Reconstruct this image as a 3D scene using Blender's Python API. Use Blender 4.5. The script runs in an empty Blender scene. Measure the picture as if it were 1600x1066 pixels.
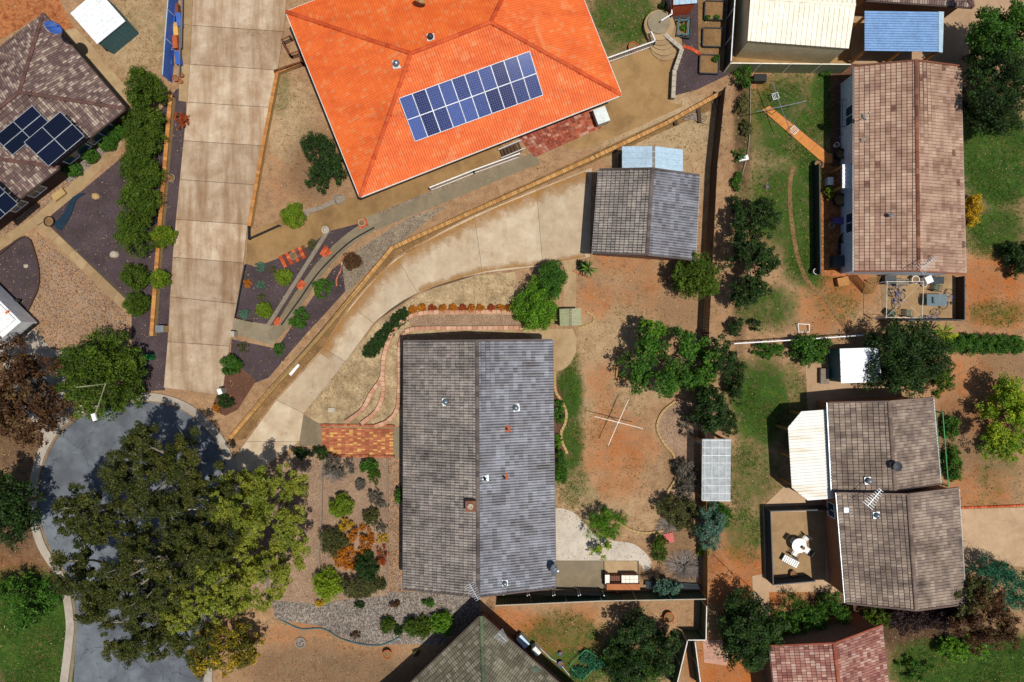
import bpy, bmesh, math, random
import numpy as np
from mathutils import Vector, Matrix
random.seed(11)
rng = np.random.default_rng(11)
scene = bpy.context.scene
COL = scene.collection

# ------------------------------------------------------------------ camera, sky, sun, exposure
H = 52.0            # camera height above the yard of the tiled house (metres)
S = 20.5            # photo pixels per metre on that yard
cam = bpy.data.cameras.new('Camera')
cam_ob = bpy.data.objects.new('Camera', cam)
COL.objects.link(cam_ob)
cam.sensor_width = 36.0
cam.lens = 36.0 * H * S / 1600.0
cam.clip_end = 2000.0
cam_ob.location = (0, 0, H)
cam_ob.rotation_euler = (0, 0, 0)
scene.camera = cam_ob

SUN_DIR = Vector((0.25, -0.145, 1.0)).normalized()
world = bpy.data.worlds.new('World')
scene.world = world
world.use_nodes = True
wn = world.node_tree
bgn = wn.nodes['Background']
sky = wn.nodes.new('ShaderNodeTexSky')
sky.sky_type = 'NISHITA'
sky.sun_disc = False
sky.sun_elevation = math.asin(SUN_DIR.z)
sky.sun_rotation = math.atan2(SUN_DIR.x, SUN_DIR.y)
wn.links.new(sky.outputs[0], bgn.inputs[0])
bgn.inputs[1].default_value = 0.075
sun = bpy.data.lights.new('sun', 'SUN')
sun.energy = 3.9
sun.angle = math.radians(0.53)
sun.color = (1.0, 0.95, 0.87)
sun_ob = bpy.data.objects.new('sun', sun)
sun_ob.rotation_euler = SUN_DIR.to_track_quat('Z', 'Y').to_euler()
sun_ob.location = (10, -6, 60)
COL.objects.link(sun_ob)
scene.view_settings.view_transform = 'Standard'
scene.view_settings.look = 'None'
scene.view_settings.gamma = 1.0
scene.view_settings.exposure = 0.12

# ------------------------------------------------------------------ places: pixels to metres
BRK = [(-16.1, -1.2), (-14.8, -1.1), (-9.2, -0.12), (-7.6, 0.0)]   # the land falls to the street
def gz(x):
    if x <= BRK[0][0]: return BRK[0][1]
    for (a, za), (b, zb) in zip(BRK, BRK[1:]):
        if x <= b: return za + (zb - za) * (x - a) / (b - a)
    return 0.0
def PA(u, v, z):
    k = (H - z) / H / S
    return Vector(((u - 800) * k, (533 - v) * k, z))
def P(u, v, h=0.0):
    z = h
    for _ in range(6):
        p = PA(u, v, z)
        z = gz(p.x) + h
    return PA(u, v, z)
def smooth(pts, n=6, closed=False):
    pts = [tuple(p) for p in pts]
    N = len(pts); out = []
    rngi = range(N if closed else N - 1)
    for i in rngi:
        p0 = pts[(i - 1) % N] if (closed or i > 0) else pts[0]
        p1 = pts[i]; p2 = pts[(i + 1) % N]
        p3 = pts[(i + 2) % N] if (closed or i + 2 < N) else pts[-1]
        for k in range(n):
            t = k / n
            out.append(tuple(0.5 * (2 * b + (c - a) * t + (2 * a - 5 * b + 4 * c - d) * t * t + (3 * b - a - 3 * c + d) * t ** 3)
                             for a, b, c, d in zip(p0, p1, p2, p3)))
    if not closed: out.append(pts[-1])
    return out
def inpoly(x, y, poly):
    c = False; j = len(poly) - 1
    for i in range(len(poly)):
        xi, yi = poly[i][0], poly[i][1]; xj, yj = poly[j][0], poly[j][1]
        if (yi > y) != (yj > y) and x < (xj - xi) * (y - yi) / (yj - yi) + xi: c = not c
        j = i
    return c
def inset(poly, d):
    """polygon moved inwards by d (2-D)"""
    n = len(poly); area = 0
    for i in range(n):
        a, b = poly[i], poly[(i + 1) % n]; area += a[0] * b[1] - b[0] * a[1]
    s = 1 if area > 0 else -1
    out = []
    for i in range(n):
        a = Vector(poly[i - 1][:2]); b = Vector(poly[i][:2]); c = Vector(poly[(i + 1) % n][:2])
        e1 = (b - a).normalized(); e2 = (c - b).normalized()
        n1 = Vector((-e1.y, e1.x)) * s; n2 = Vector((-e2.y, e2.x)) * s
        m = n1 + n2
        if m.length < 1e-4: m = n1
        m.normalize()
        out.append(tuple(b + m * d / max(0.4, m.dot(n1))))
    return out

# ------------------------------------------------------------------ materials
def lin(c):
    """#rrggbb or tuple(0-255) to linear"""
    if isinstance(c, str):
        c = c.lstrip('#'); c = [int(c[i:i + 2], 16) for i in (0, 2, 4)]
    r = [x / 255 for x in c]
    return tuple(((x / 12.92) if x <= .04045 else ((x + .055) / 1.055) ** 2.4) for x in r) + (1.0,)
MATS = {}
class NT:
    def __init__(s, name):
        s.m = bpy.data.materials.new(name); s.m.use_nodes = True
        s.t = s.m.node_tree; s.b = s.t.nodes['Principled BSDF']; s.out = s.t.nodes['Material Output']
        MATS[name] = s.m
    def n(s, kind, **kw):
        nd = s.t.nodes.new(kind)
        for k, v in kw.items():
            if k.startswith('i_'):
                key = k[2:]
                key = int(key) if key.isdigit() else key.replace('_', ' ')
                nd.inputs[key].default_value = v
            else: setattr(nd, k, v)
        return nd
    def l(s, a, b): s.t.links.new(a, b)
    def pos(s):
        return s.n('ShaderNodeNewGeometry').outputs['Position']
    def noise(s, scale, detail=4, rough=.6, vec=None, dist=0.0):
        nd = s.n('ShaderNodeTexNoise'); nd.inputs['Scale'].default_value = scale
        nd.inputs['Detail'].default_value = detail; nd.inputs['Roughness'].default_value = rough
        nd.inputs['Distortion'].default_value = dist
        s.l(vec or s.pos(), nd.inputs['Vector'])
        return nd.outputs[0]
    def ramp(s, fac, stops, interp='LINEAR'):
        nd = s.n('ShaderNodeValToRGB'); cr = nd.color_ramp; cr.interpolation = interp
        while len(cr.elements) < len(stops): cr.elements.new(0.5)
        for e, (p, c) in zip(cr.elements, stops):
            e.position = p; e.color = lin(c) if not (isinstance(c, tuple) and len(c) == 4) else c
        s.l(fac, nd.inputs[0]); return nd.outputs[0]
    def val(s, fac, a, b, lo=0.0, hi=1.0):
        nd = s.n('ShaderNodeMapRange'); nd.inputs[1].default_value = a; nd.inputs[2].default_value = b
        nd.inputs[3].default_value = lo; nd.inputs[4].default_value = hi
        s.l(fac, nd.inputs[0]); return nd.outputs[0]
    def mix(s, fac, a, b, blend='MIX'):
        nd = s.n('ShaderNodeMix', data_type='RGBA', blend_type=blend)
        for i, x in ((0, fac), (6, a), (7, b)):
            if hasattr(x, 'is_linked') or hasattr(x, 'links'): s.l(x, nd.inputs[i])
            else: nd.inputs[i].default_value = x if i == 0 else (lin(x) if isinstance(x, str) else x)
        return nd.outputs[2]
    def math(s, op, a, b=0.0):
        nd = s.n('ShaderNodeMath', operation=op)
        for i, x in enumerate((a, b)):
            if hasattr(x, 'links'): s.l(x, nd.inputs[i])
            else: nd.inputs[i].default_value = x
        return nd.outputs[0]
    def attr(s, name, sock='Fac'):
        return s.n('ShaderNodeAttribute', attribute_name=name).outputs[sock]
    def bump(s, h, strength=.4, dist=.05):
        nd = s.n('ShaderNodeBump'); nd.inputs['Strength'].default_value = strength; nd.inputs['Distance'].default_value = dist
        s.l(h, nd.inputs['Height']); s.l(nd.outputs[0], s.b.inputs['Normal'])
    def fin(s, col, rough=.85, metal=0.0, spec=.3):
        if hasattr(col, 'links'): s.l(col, s.b.inputs['Base Color'])
        else: s.b.inputs['Base Color'].default_value = lin(col)
        s.b.inputs['Roughness'].default_value = rough; s.b.inputs['Metallic'].default_value = metal
        s.b.inputs['Specular IOR Level'].default_value = spec
        return s.m
def plain(name, c, rough=.7, metal=0., var=.25, scale=6., spec=.3):
    """one colour with a little worn variation"""
    t = NT(name); n1 = t.noise(scale, 5); n2 = t.noise(scale * .23, 3)
    f = t.math('ADD', t.math('MULTIPLY', n1, .6), t.math('MULTIPLY', n2, .4))
    base = lin(c)
    lo = tuple(x * (1 - var) for x in base[:3]) + (1,); hi = tuple(min(1, x * (1 + var)) for x in base[:3]) + (1,)
    return t.fin(t.ramp(f, [(.3, lo), (.7, hi)]), rough, metal, spec)
def speckle(name, cols, scale, big=None, bigamt=.35, bump=.5, bscale=None, rough=.95, cell=False, dist=.04):
    """granular ground: a colour ramp over fine cells or noise, darkened and lightened by a broad noise"""
    t = NT(name)
    if cell:
        v = t.n('ShaderNodeTexVoronoi'); v.inputs['Scale'].default_value = scale; t.l(t.pos(), v.inputs['Vector'])
        f = t.n('ShaderNodeSeparateColor'); t.l(v.outputs['Color'], f.inputs[0]); f = f.outputs[0]; hgt = v.outputs['Distance']
    else:
        f = t.noise(scale, 6, .75); hgt = f
    k = len(cols)
    c = t.ramp(f, [((i + .5) / k if cell else .3 + .4 * i / max(1, k - 1), x) for i, x in enumerate(cols)])
    b = t.noise(big or .5, 5, .62)
    c = t.mix(t.val(b, .35, .65, 0, bigamt), c, t.mix(1.0, c, '#6a5a4c', 'MULTIPLY'))
    t.bump(t.noise(bscale or scale, 5, .7) if not cell else hgt, bump, dist)
    return t.fin(c, rough)
def M(name): return MATS[name]

# ------------------------------------------------------------------ mesh building
ORG = {}
def link(o, parent=None, origin=None):
    COL.objects.link(o)
    origin = Vector(origin) if origin is not None else Vector((0, 0, 0))
    if parent is not None:
        o.parent = parent
        o.location = origin - ORG[parent.name]
    else: o.location = origin
    ORG[o.name] = origin
    return o
def tag(o, label=None, cat=None, group=None, kind=None):
    if label: o['label'] = label
    if cat: o['category'] = cat
    if group: o['group'] = group
    if kind: o['kind'] = kind
    return o
def thing(name, label, cat, loc, group=None):
    o = bpy.data.objects.new(name, None); o.empty_display_size = .3
    return tag(link(o, None, loc), label, cat, group)
class MB:
    def __init__(s): s.v = []; s.f = []; s.mi = []; s.r = []; s.cm = 0; s.cr = None
    def add(s, vs, fs, r=None):
        n = len(s.v); s.v.extend(tuple(v) for v in vs)
        if r is None: r = s.cr if s.cr is not None else random.random()
        for f in fs:
            s.f.append(tuple(i + n for i in f)); s.mi.append(s.cm); s.r.append(r)
        return s
    def hexa(s, p):   # 4 bottom, 4 top, both counter-clockwise
        return s.add(p, [(3, 2, 1, 0), (4, 5, 6, 7), (0, 1, 5, 4), (1, 2, 6, 5), (2, 3, 7, 6), (3, 0, 4, 7)])
    def box(s, c, size, rz=0.0, M4=None):
        """c = centre of the bottom face"""
        x, y, z = size[0] / 2, size[1] / 2, size[2]
        pts = [Vector(q) for q in ((-x, -y, 0), (x, -y, 0), (x, y, 0), (-x, y, 0), (-x, -y, z), (x, -y, z), (x, y, z), (-x, y, z))]
        R = M4 or Matrix.Rotation(rz, 4, 'Z')
        return s.hexa([Vector(c) + R @ p for p in pts])
    def prism(s, poly, z0, z1):
        """poly = list of (x, y); z0, z1 numbers or functions of x"""
        a = sum(poly[i][0] * poly[(i + 1) % len(poly)][1] - poly[(i + 1) % len(poly)][0] * poly[i][1] for i in range(len(poly)))
        if a < 0: poly = poly[::-1]
        f0 = z0 if callable(z0) else (lambda x: z0); f1 = z1 if callable(z1) else (lambda x: z1)
        n = len(poly)
        vs = [(p[0], p[1], f0(p[0])) for p in poly] + [(p[0], p[1], f1(p[0])) for p in poly]
        fs = [tuple(range(n - 1, -1, -1)), tuple(range(n, 2 * n))] + [(i, (i + 1) % n, n + (i + 1) % n, n + i) for i in range(n)]
        return s.add(vs, fs)
    def bar(s, a, b, w, h=None):
        """square bar from a to b"""
        a = Vector(a); b = Vector(b); h = h or w; d = (b - a)
        if d.length < 1e-6: return s
        d.normalize(); up = Vector((0, 0, 1)) if abs(d.z) < .95 else Vector((1, 0, 0))
        r = d.cross(up).normalized() * w / 2; q = r.cross(d).normalized() * h / 2
        return s.add([a - r - q, a + r - q, a + r + q, a - r + q, b - r - q, b + r - q, b + r + q, b - r + q],
                     [(0, 1, 2, 3), (7, 6, 5, 4), (1, 0, 4, 5), (2, 1, 5, 6), (3, 2, 6, 7), (0, 3, 7, 4)])
    def tube(s, pts, rad, n=6, cap=True):
        pts = [Vector(p) for p in pts]
        if not hasattr(rad, '__len__'): rad = [rad] * len(pts)
        vs = []; fs = []; ref = None
        for i, p in enumerate(pts):
            d = (pts[min(i + 1, len(pts) - 1)] - pts[max(i - 1, 0)])
            d = d.normalized() if d.length > 1e-6 else Vector((0, 0, 1))
            if ref is None: ref = Vector((1, 0, 0)) if abs(d.x) < .9 else Vector((0, 1, 0))
            a = d.cross(ref).normalized(); b = d.cross(a).normalized()
            for k in range(n):
                t = 2 * math.pi * k / n
                vs.append(p + (a * math.cos(t) + b * math.sin(t)) * rad[i])
        for i in range(len(pts) - 1):
            for k in range(n):
                k2 = (k + 1) % n
                fs.append((i * n + k, i * n + k2, (i + 1) * n + k2, (i + 1) * n + k))
        if cap:
            fs.append(tuple(range(n - 1, -1, -1))); m = (len(pts) - 1) * n; fs.append(tuple(range(m, m + n)))
        return s.add(vs, fs)
    def lathe(s, c, prof, n=14, tilt=None):
        c = Vector(c); R = tilt or Matrix.Identity(3); vs = []; fs = []
        for r, z in prof:
            for k in range(n):
                t = 2 * math.pi * k / n
                vs.append(c + R @ Vector((r * math.cos(t), r * math.sin(t), z)))
        for i in range(len(prof) - 1):
            for k in range(n):
                k2 = (k + 1) % n
                fs.append((i * n + k, i * n + k2, (i + 1) * n + k2, (i + 1) * n + k))
        fs.append(tuple(range(n - 1, -1, -1))); m = (len(prof) - 1) * n; fs.append(tuple(range(m, m + n)))
        return s.add(vs, fs)
    def ball(s, c, r, n=10, m=6, jit=0.0):
        rx, ry, rz = r if hasattr(r, '__len__') else (r, r, r)
        vs = []; fs = []
        for i in range(m + 1):
            ph = math.pi * i / m
            for k in range(n):
                t = 2 * math.pi * k / n; q = 1 + random.uniform(-jit, jit)
                vs.append((c[0] + rx * q * math.sin(ph) * math.cos(t), c[1] + ry * q * math.sin(ph) * math.sin(t), c[2] + rz * q * math.cos(ph)))
        for i in range(m):
            for k in range(n):
                k2 = (k + 1) % n
                fs.append((i * n + k, (i + 1) * n + k, (i + 1) * n + k2, i * n + k2))
        return s.add(vs, fs)
    def build(s, name, mats, parent=None, smooth_=False, base=None):
        me = bpy.data.meshes.new(name)
        a = np.array(s.v, dtype=np.float64)
        if base is None:
            lo, hi = a.min(0), a.max(0); base = Vector(((lo[0] + hi[0]) / 2, (lo[1] + hi[1]) / 2, lo[2]))
        a = a - np.array(base)
        me.from_pydata(a.tolist(), [], s.f)
        if not isinstance(mats, (list, tuple)): mats = [mats]
        for m in mats: me.materials.append(M(m) if isinstance(m, str) else m)
        if len(mats) > 1: me.polygons.foreach_set('material_index', s.mi)
        at = me.attributes.new('rnd', 'FLOAT', 'FACE'); at.data.foreach_set('value', s.r)
        if smooth_: me.polygons.foreach_set('use_smooth', [True] * len(me.polygons))
        me.update()
        o = bpy.data.objects.new(name, me)
        return link(o, parent, base)
def solo(name, mb, mats, label, cat, group=None, **kw):
    return tag(mb.build(name, mats, **kw), label, cat, group)

PAVED = []; SHEETS = [0]
def paved(x, y):
    for a, b, c, d, poly in PAVED:
        if a < x < b and c < y < d and inpoly(x, y, poly): return True
    return False
def sheet(name, pix, mat, lvl=1, kind='structure', parent=None, thick=0.0, gap=0.0, world=False, label=None):
    """a polygon (photo pixels on the ground) laid on the land, lvl * 4 mm above it; thick > 0 gives it sides"""
    pts = [tuple(p[:2]) for p in pix] if world else [tuple(P(u, v)[:2]) for u, v in pix]
    if str(mat).startswith(('concrete', 'asphalt', 'joint')): PAVED.append((min(p[0] for p in pts), max(p[0] for p in pts), min(p[1] for p in pts), max(p[1] for p in pts), list(pts)))
    if gap: pts = inset(pts, gap)
    bm = bmesh.new()
    f = bm.faces.new([bm.verts.new((x, y, 0)) for x, y in pts])
    if f.normal.z < 0 or sum(pts[i][0] * pts[(i + 1) % len(pts)][1] - pts[(i + 1) % len(pts)][0] * pts[i][1] for i in range(len(pts))) < 0:
        bmesh.ops.reverse_faces(bm, faces=list(bm.faces))
    for bx, _ in BRK:
        bmesh.ops.bisect_plane(bm, geom=list(bm.verts) + list(bm.edges) + list(bm.faces), plane_co=(bx, 0, 0), plane_no=(1, 0, 0))
    SHEETS[0] += 1 if parent is None else 0
    dz = lvl * .004 + (SHEETS[0] * .0004) + thick     # no two sheets share a plane
    for v in bm.verts: v.co.z = gz(v.co.x) + dz
    if thick:
        be = [e for e in bm.edges if len(e.link_faces) == 1]
        r = bmesh.ops.extrude_edge_only(bm, edges=be)
        for v in [g for g in r['geom'] if isinstance(g, bmesh.types.BMVert)]: v.co.z -= thick + .03
    bmesh.ops.triangulate(bm, faces=[f for f in bm.faces if len(f.verts) > 4])
    bmesh.ops.recalc_face_normals(bm, faces=bm.faces) if thick else None
    xs = [v.co.x for v in bm.verts]; ys = [v.co.y for v in bm.verts]; zs = [v.co.z for v in bm.verts]
    base = Vector(((min(xs) + max(xs)) / 2, (min(ys) + max(ys)) / 2, min(zs)))
    for v in bm.verts: v.co -= base
    me = bpy.data.meshes.new(name); bm.to_mesh(me); bm.free()
    at = me.attributes.new('rnd', 'FLOAT', 'FACE'); at.data.foreach_set('value', [random.random()] * len(me.polygons))
    me.materials.append(M(mat) if isinstance(mat, str) else mat)
    o = bpy.data.objects.new(name, me); link(o, parent, base)
    if kind and parent is None: o['kind'] = kind
    if label: o['label'] = label
    return o
def ribbon_world(line, w):
    """2-D polygon of a strip of width w round a polyline (metres)"""
    L = []; R = []
    for i, p in enumerate(line):
        a = Vector(line[max(i - 1, 0)][:2]); b = Vector(line[min(i + 1, len(line) - 1)][:2])
        d = (b - a).normalized(); n = Vector((-d.y, d.x)) * w / 2; q = Vector(p[:2])
        L.append(tuple(q + n)); R.append(tuple(q - n))
    return L + R[::-1]
def strip(name, pix, w, mat, lvl=1, thick=0.0, kind='structure', parent=None, label=None):
    return sheet(name, ribbon_world([P(u, v) for u, v in pix], w), mat, lvl, kind, parent, thick, world=True, label=label)
def along(pts, step):
    """points every step metres along a world polyline, with heading"""
    out = []; acc = 0.0
    for a, b in zip(pts, pts[1:]):
        a = Vector(a[:2]); b = Vector(b[:2]); L = (b - a).length
        if L < 1e-6: continue
        d = (b - a) / L; t = acc
        while t < L:
            q = a + d * t; out.append((q.x, q.y, math.atan2(d.y, d.x))); t += step
        acc = t - L
    return out

# ------------------------------------------------------------------ the materials of the place
def make_ground_mat():
    t = NT('ground_soil')
    sep = t.n('ShaderNodeSeparateColor'); at = t.n('ShaderNodeAttribute', attribute_name='cover')
    t.l(at.outputs['Color'], sep.inputs[0]); al = at.outputs['Alpha']
    fine = t.noise(9, 8, .75); mid = t.noise(1.6, 6, .68); broad = t.noise(.35, 4, .6); vf = t.noise(34, 3, .8)
    c = t.ramp(t.math('ADD', t.math('MULTIPLY', fine, .55), t.math('MULTIPLY', mid, .45)), [(.3, '#6e5340'), (.5, '#9c7b5b'), (.7, '#bd9d77')])
    def w(sock, n, amt=1.1, lo=.2, hi=.9):
        return t.val(t.math('ADD', sock, t.math('MULTIPLY', t.math('SUBTRACT', n, .5), amt)), lo, hi)
    straw = t.ramp(fine, [(.28, '#8d785a'), (.5, '#ad9775'), (.75, '#c8b491')])
    c = t.mix(w(al, mid), c, straw)
    orange = t.ramp(fine, [(.28, '#8a4c26'), (.5, '#a96434'), (.75, '#bd8250')])
    n7 = t.math('ADD', t.math('MULTIPLY', mid, .5), t.math('MULTIPLY', fine, .5))
    c = t.mix(w(sep.outputs[1], t.math('ADD', t.math('MULTIPLY', t.noise(.8, 7, .7), .7), t.math('MULTIPLY', n7, .3)), 2.6, .2, 1.1), c, orange)
    dark = t.ramp(fine, [(.3, '#3a2c22'), (.55, '#55412f'), (.75, '#7a6248')])
    c = t.mix(w(sep.outputs[2], mid), c, dark)
    n5 = t.noise(1.1, 8, .72)
    green = t.ramp(t.math('ADD', t.math('MULTIPLY', n5, .55), t.math('MULTIPLY', fine, .45)), [(.34, '#1b3010'), (.46, '#2c4818'), (.58, '#455c22'), (.7, '#6c6e36'), (.8, '#8a7a48')])
    c = t.mix(w(sep.outputs[0], t.math('ADD', t.math('MULTIPLY', n5, .6), t.math('MULTIPLY', fine, .4)), 2.0, .2, .8), c, green)
    c = t.mix(t.val(vf, .58, .75, 0, .35), c, t.mix(1., c, '#7a6a58', 'MULTIPLY'))
    c = t.mix(t.val(broad, .35, .7, 0, .25), c, t.mix(1., c, '#8d7f72', 'MULTIPLY'))
    t.bump(t.math('ADD', fine, t.math('MULTIPLY', vf, .5)), .7, .05)
    t.fin(c, .97, spec=.1)
make_ground_mat()
def make_concrete(name, a, b, stain, staind=.5, scale=.9, streak=0.0):
    t = NT(name); n1 = t.noise(scale, 7, .7); n2 = t.noise(14, 5, .7); n3 = t.noise(.45, 5, .65, dist=.4)
    c = t.ramp(n1, [(.3, a), (.7, b)])
    if streak:
        mp = t.n('ShaderNodeMapping'); mp.inputs['Scale'].default_value = (.9, .1, 1); t.l(t.pos(), mp.inputs[0])
        st = t.noise(1.2, 5, .6, vec=mp.outputs[0])
        c = t.mix(t.val(st, .45, .68, 0, streak), c, stain)
    c = t.mix(t.val(n3, .48, .68, 0, staind), c, stain)
    c = t.mix(t.val(n2, .5, .8, 0, .25), c, t.mix(1., c, '#93867a', 'MULTIPLY'))
    r = t.attr('rnd'); c = t.mix(t.val(r, 0, 1, 0, .5), c, t.mix(1., c, '#b8aca0', 'MULTIPLY'))
    vo = t.n('ShaderNodeTexVoronoi', feature='DISTANCE_TO_EDGE'); vo.inputs['Scale'].default_value = .22
    mp2 = t.n('ShaderNodeVectorMath', operation='ADD'); nv = t.n('ShaderNodeTexNoise'); nv.inputs['Scale'].default_value = 1.4; t.l(t.pos(), nv.inputs['Vector']); t.l(t.pos(), mp2.inputs[0]); t.l(nv.outputs['Color'], mp2.inputs[1]); t.l(mp2.outputs[0], vo.inputs['Vector'])
    c = t.mix(t.math('MULTIPLY', t.val(vo.outputs[0], .0, .0035, .5, 0), t.val(n3, .45, .6)), c, '#4a3c2e')   # hairline cracks
    c = t.mix(t.val(t.noise(2.3, 3, .5), .68, .78, 0, .45), c, '#5c4c3a')   # oil and leaf stains
    t.bump(n2, .15, .02)
    t.fin(c, .9, spec=.2)
make_concrete('concrete', '#a58c70', '#ccbaa2', '#8a6a4a', .45, 1.1, streak=.8)
make_concrete('concrete_drive', '#a8947a', '#c8b89e', '#9a7a50', .3, .7, streak=.2)
make_concrete('concrete_tan', '#987f5c', '#b39a76', '#7c6040', .5)
make_concrete('concrete_ochre', '#8f7046', '#aa8a5e', '#6f5638', .6, .5)
make_concrete('concrete_grey', '#7d7462', '#96896f', '#6b5c45', .5)
make_concrete('concrete_kerb', '#a2988a', '#b5ada0', '#6f6458', .5, 1.6)
make_concrete('concrete_orange', '#a68a6c', '#bea284', '#8a6a4c', .4)
make_concrete('concrete_patio', '#8f7454', '#a88c66', '#6a5440', .5)
t = NT('joint_dark'); t.fin('#4a4034', .95)
t = NT('asphalt'); n1 = t.noise(26, 4, .8); n2 = t.noise(.5, 6, .62); n4 = t.noise(2.2, 5, .6)
c = t.ramp(n1, [(.3, '#3c3f44'), (.7, '#5e6268')]); c = t.mix(t.val(n2, .38, .66, 0, .75), c, '#737a80')
c = t.mix(t.val(n4, .6, .72, 0, .5), c, '#33353a')
vo = t.n('ShaderNodeTexVoronoi', feature='DISTANCE_TO_EDGE'); vo.inputs['Scale'].default_value = .28; nv = t.n('ShaderNodeTexNoise'); nv.inputs['Scale'].default_value = 1.1; t.l(t.pos(), nv.inputs['Vector'])
va = t.n('ShaderNodeVectorMath', operation='ADD'); t.l(t.pos(), va.inputs[0]); t.l(nv.outputs['Color'], va.inputs[1]); t.l(va.outputs[0], vo.inputs['Vector'])
c = t.mix(t.val(vo.outputs[0], .0, .008, .7, 0), c, '#202124'); t.bump(n1, .3, .01); t.fin(c, .85)
speckle('mulch', ['#2b2124', '#3f3335', '#55474a', '#7c6f70'], 22, .7, .4, .8)
speckle('mulch_red', ['#43291f', '#5b3a2c', '#6d4c3a', '#7c6450'], 18, .6, .35, .7)
speckle('bark_litter', ['#664f3e', '#866a54', '#a38970', '#bba58c'], 13, .7, .35, .8)
speckle('pebble_pink', ['#6d4a36', '#94714f', '#a98a66', '#7d6a5a', '#b98a63', '#8d8378'], 14, .4, .3, 1., cell=True)
speckle('pebble_mixed', ['#6c5f50', '#8a7d6c', '#a09078', '#77695c', '#94846d'], 14, .6, .3, 1., cell=True)
speckle('pebble_grey', ['#5c5249', '#7a7067', '#8f857a', '#a59b90', '#665a50'], 13, .5, .3, 1., cell=True)
speckle('gravel_white', ['#9a8f80', '#b8ad9c', '#cbc1b2', '#a89a88'], 16, .8, .25, .7)
speckle('pale_terrace', ['#8f7a5a', '#a78f6b', '#b9a27d', '#c4af8c'], 6, 1.1, .55, .4)
speckle('bed_soil', ['#5c452e', '#77593a', '#8f7048', '#9d8256'], 14, 1.2, .4, .7)
def make_brickpave(name, a, b, c2, mort, bw=.23, bh=.115):
    t = NT(name); br = t.n('ShaderNodeTexBrick'); br.inputs['Scale'].default_value = 1.0
    br.inputs['Brick Width'].default_value = bw; br.inputs['Row Height'].default_value = bh; br.inputs['Mortar Size'].default_value = .012
    br.inputs['Color1'].default_value = lin(a); br.inputs['Color2'].default_value = lin(b); br.inputs['Mortar'].default_value = lin(mort)
    mp = t.n('ShaderNodeMapping'); mp.inputs['Rotation'].default_value = (0, 0, .38); t.l(t.pos(), mp.inputs[0]); t.l(mp.outputs[0], br.inputs['Vector'])
    c = t.mix(t.val(t.noise(3, 5), .45, .7), br.outputs['Color'], t.mix(1., br.outputs['Color'], c2, 'MULTIPLY')); t.fin(c, .9)
make_brickpave('paver_ground', '#a06038', '#b9743f', '#c09a80', '#7d5a3c')
def tile_mat(name, stops, lichen=None, lamt=.5, lscale=5., dirt='#54483f', damt=.3, rough=.75, spec=.3, patch=None):
    t = NT(name); r = t.attr('rnd'); n1 = t.noise(lscale, 6, .75); n2 = t.noise(.6, 4, .6); n3 = t.noise(18, 3, .7)
    f = t.math('ADD', r, t.math('MULTIPLY', t.math('SUBTRACT', n3, .5), .25))
    c = t.ramp(f, stops)
    if lichen: c = t.mix(t.val(n1, .5, .62, 0, lamt), c, lichen)
    c = t.mix(t.val(n2, .4, .7, 0, damt), c, t.mix(1., c, dirt, 'MULTIPLY'))
    mp = t.n('ShaderNodeMapping'); mp.inputs['Scale'].default_value = (.35, 1.3, .6); t.l(t.pos(), mp.inputs[0])
    c = t.mix(t.val(t.noise(.8, 5, .65, vec=mp.outputs[0]), .5, .72, 0, damt * 1.2), c, t.mix(1., c, dirt, 'MULTIPLY'))
    if patch: c = t.mix(t.math('MULTIPLY', t.val(t.noise(.42, 6, .72), .57, .64, 0, .45), t.val(t.math('ADD', r, t.math('MULTIPLY', n1, .8)), .75, 1.1)), c, patch)
    t.fin(c, rough, spec=spec)
tile_mat('tile_main', [(.0, '#504745'), (.3, '#665c59'), (.6, '#776d68'), (.85, '#70625f'), (1., '#8d837a')], '#b2ac9a', .75, 13., '#6c605c', .5, .45, .6)
tile_mat('tile_main_sheen', [(.0, '#55565c'), (.3, '#63656c'), (.6, '#70727b'), (.85, '#72737a'), (1., '#848790')], '#9a9ca6', .4, 13., '#8a6e66', .5, .5, .5)  # same tile on the right slope: less lichen, bluish sky sheen put into the colour
tile_mat('tile_brown', [(.0, '#937462'), (.3, '#a38470'), (.6, '#ad8f79'), (.93, '#b69a84'), (.965, '#b09280'), (.985, '#6a4336'), (1., '#6a4336')], '#8d6c5a', .35, 6, '#947464', .45)
tile_mat('tile_taupe', [(.0, '#7f6e62'), (.3, '#8d7c6d'), (.6, '#988776'), (.85, '#a08f7f'), (1., '#7a6a60')], '#75645a', .35, 6, '#645450', .65)
tile_mat('tile_plum', [(.0, '#5f4c48'), (.4, '#705a54'), (.65, '#7f6960'), (.8, '#948072'), (1., '#a89888')], None, 0, 5, '#8a756c', .3)
tile_mat('tile_rose', [(.0, '#7a4a41'), (.35, '#8d5c50'), (.6, '#9b6b5e'), (.85, '#aa8272'), (1., '#b59686')], None, 0, 5, '#8a5e55', .35)
tile_mat('tile_moss', [(.0, '#55503f'), (.35, '#625d4c'), (.6, '#6d6756'), (.85, '#777161'), (1., '#827b6b')], '#6a6a48', .3, 6, '#605c50', .45)
tile_mat('tile_orange', [(.0, '#d36124'), (.5, '#d66426'), (.93, '#d96829'), (1., '#cc7a48')], '#c08a5c', .12, 7, '#c88058', .3, .6, .35, '#cf8a58')
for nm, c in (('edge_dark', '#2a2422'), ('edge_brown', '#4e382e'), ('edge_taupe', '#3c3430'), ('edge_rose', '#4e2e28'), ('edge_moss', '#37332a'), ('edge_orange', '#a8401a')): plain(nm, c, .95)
tile_mat('cap_dark', [(.0, '#4a3f3c'), (1., '#6d625c')]); tile_mat('cap_brown', [(.0, '#5c3526'), (.6, '#7a4a35'), (1., '#8d604a')])
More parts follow.
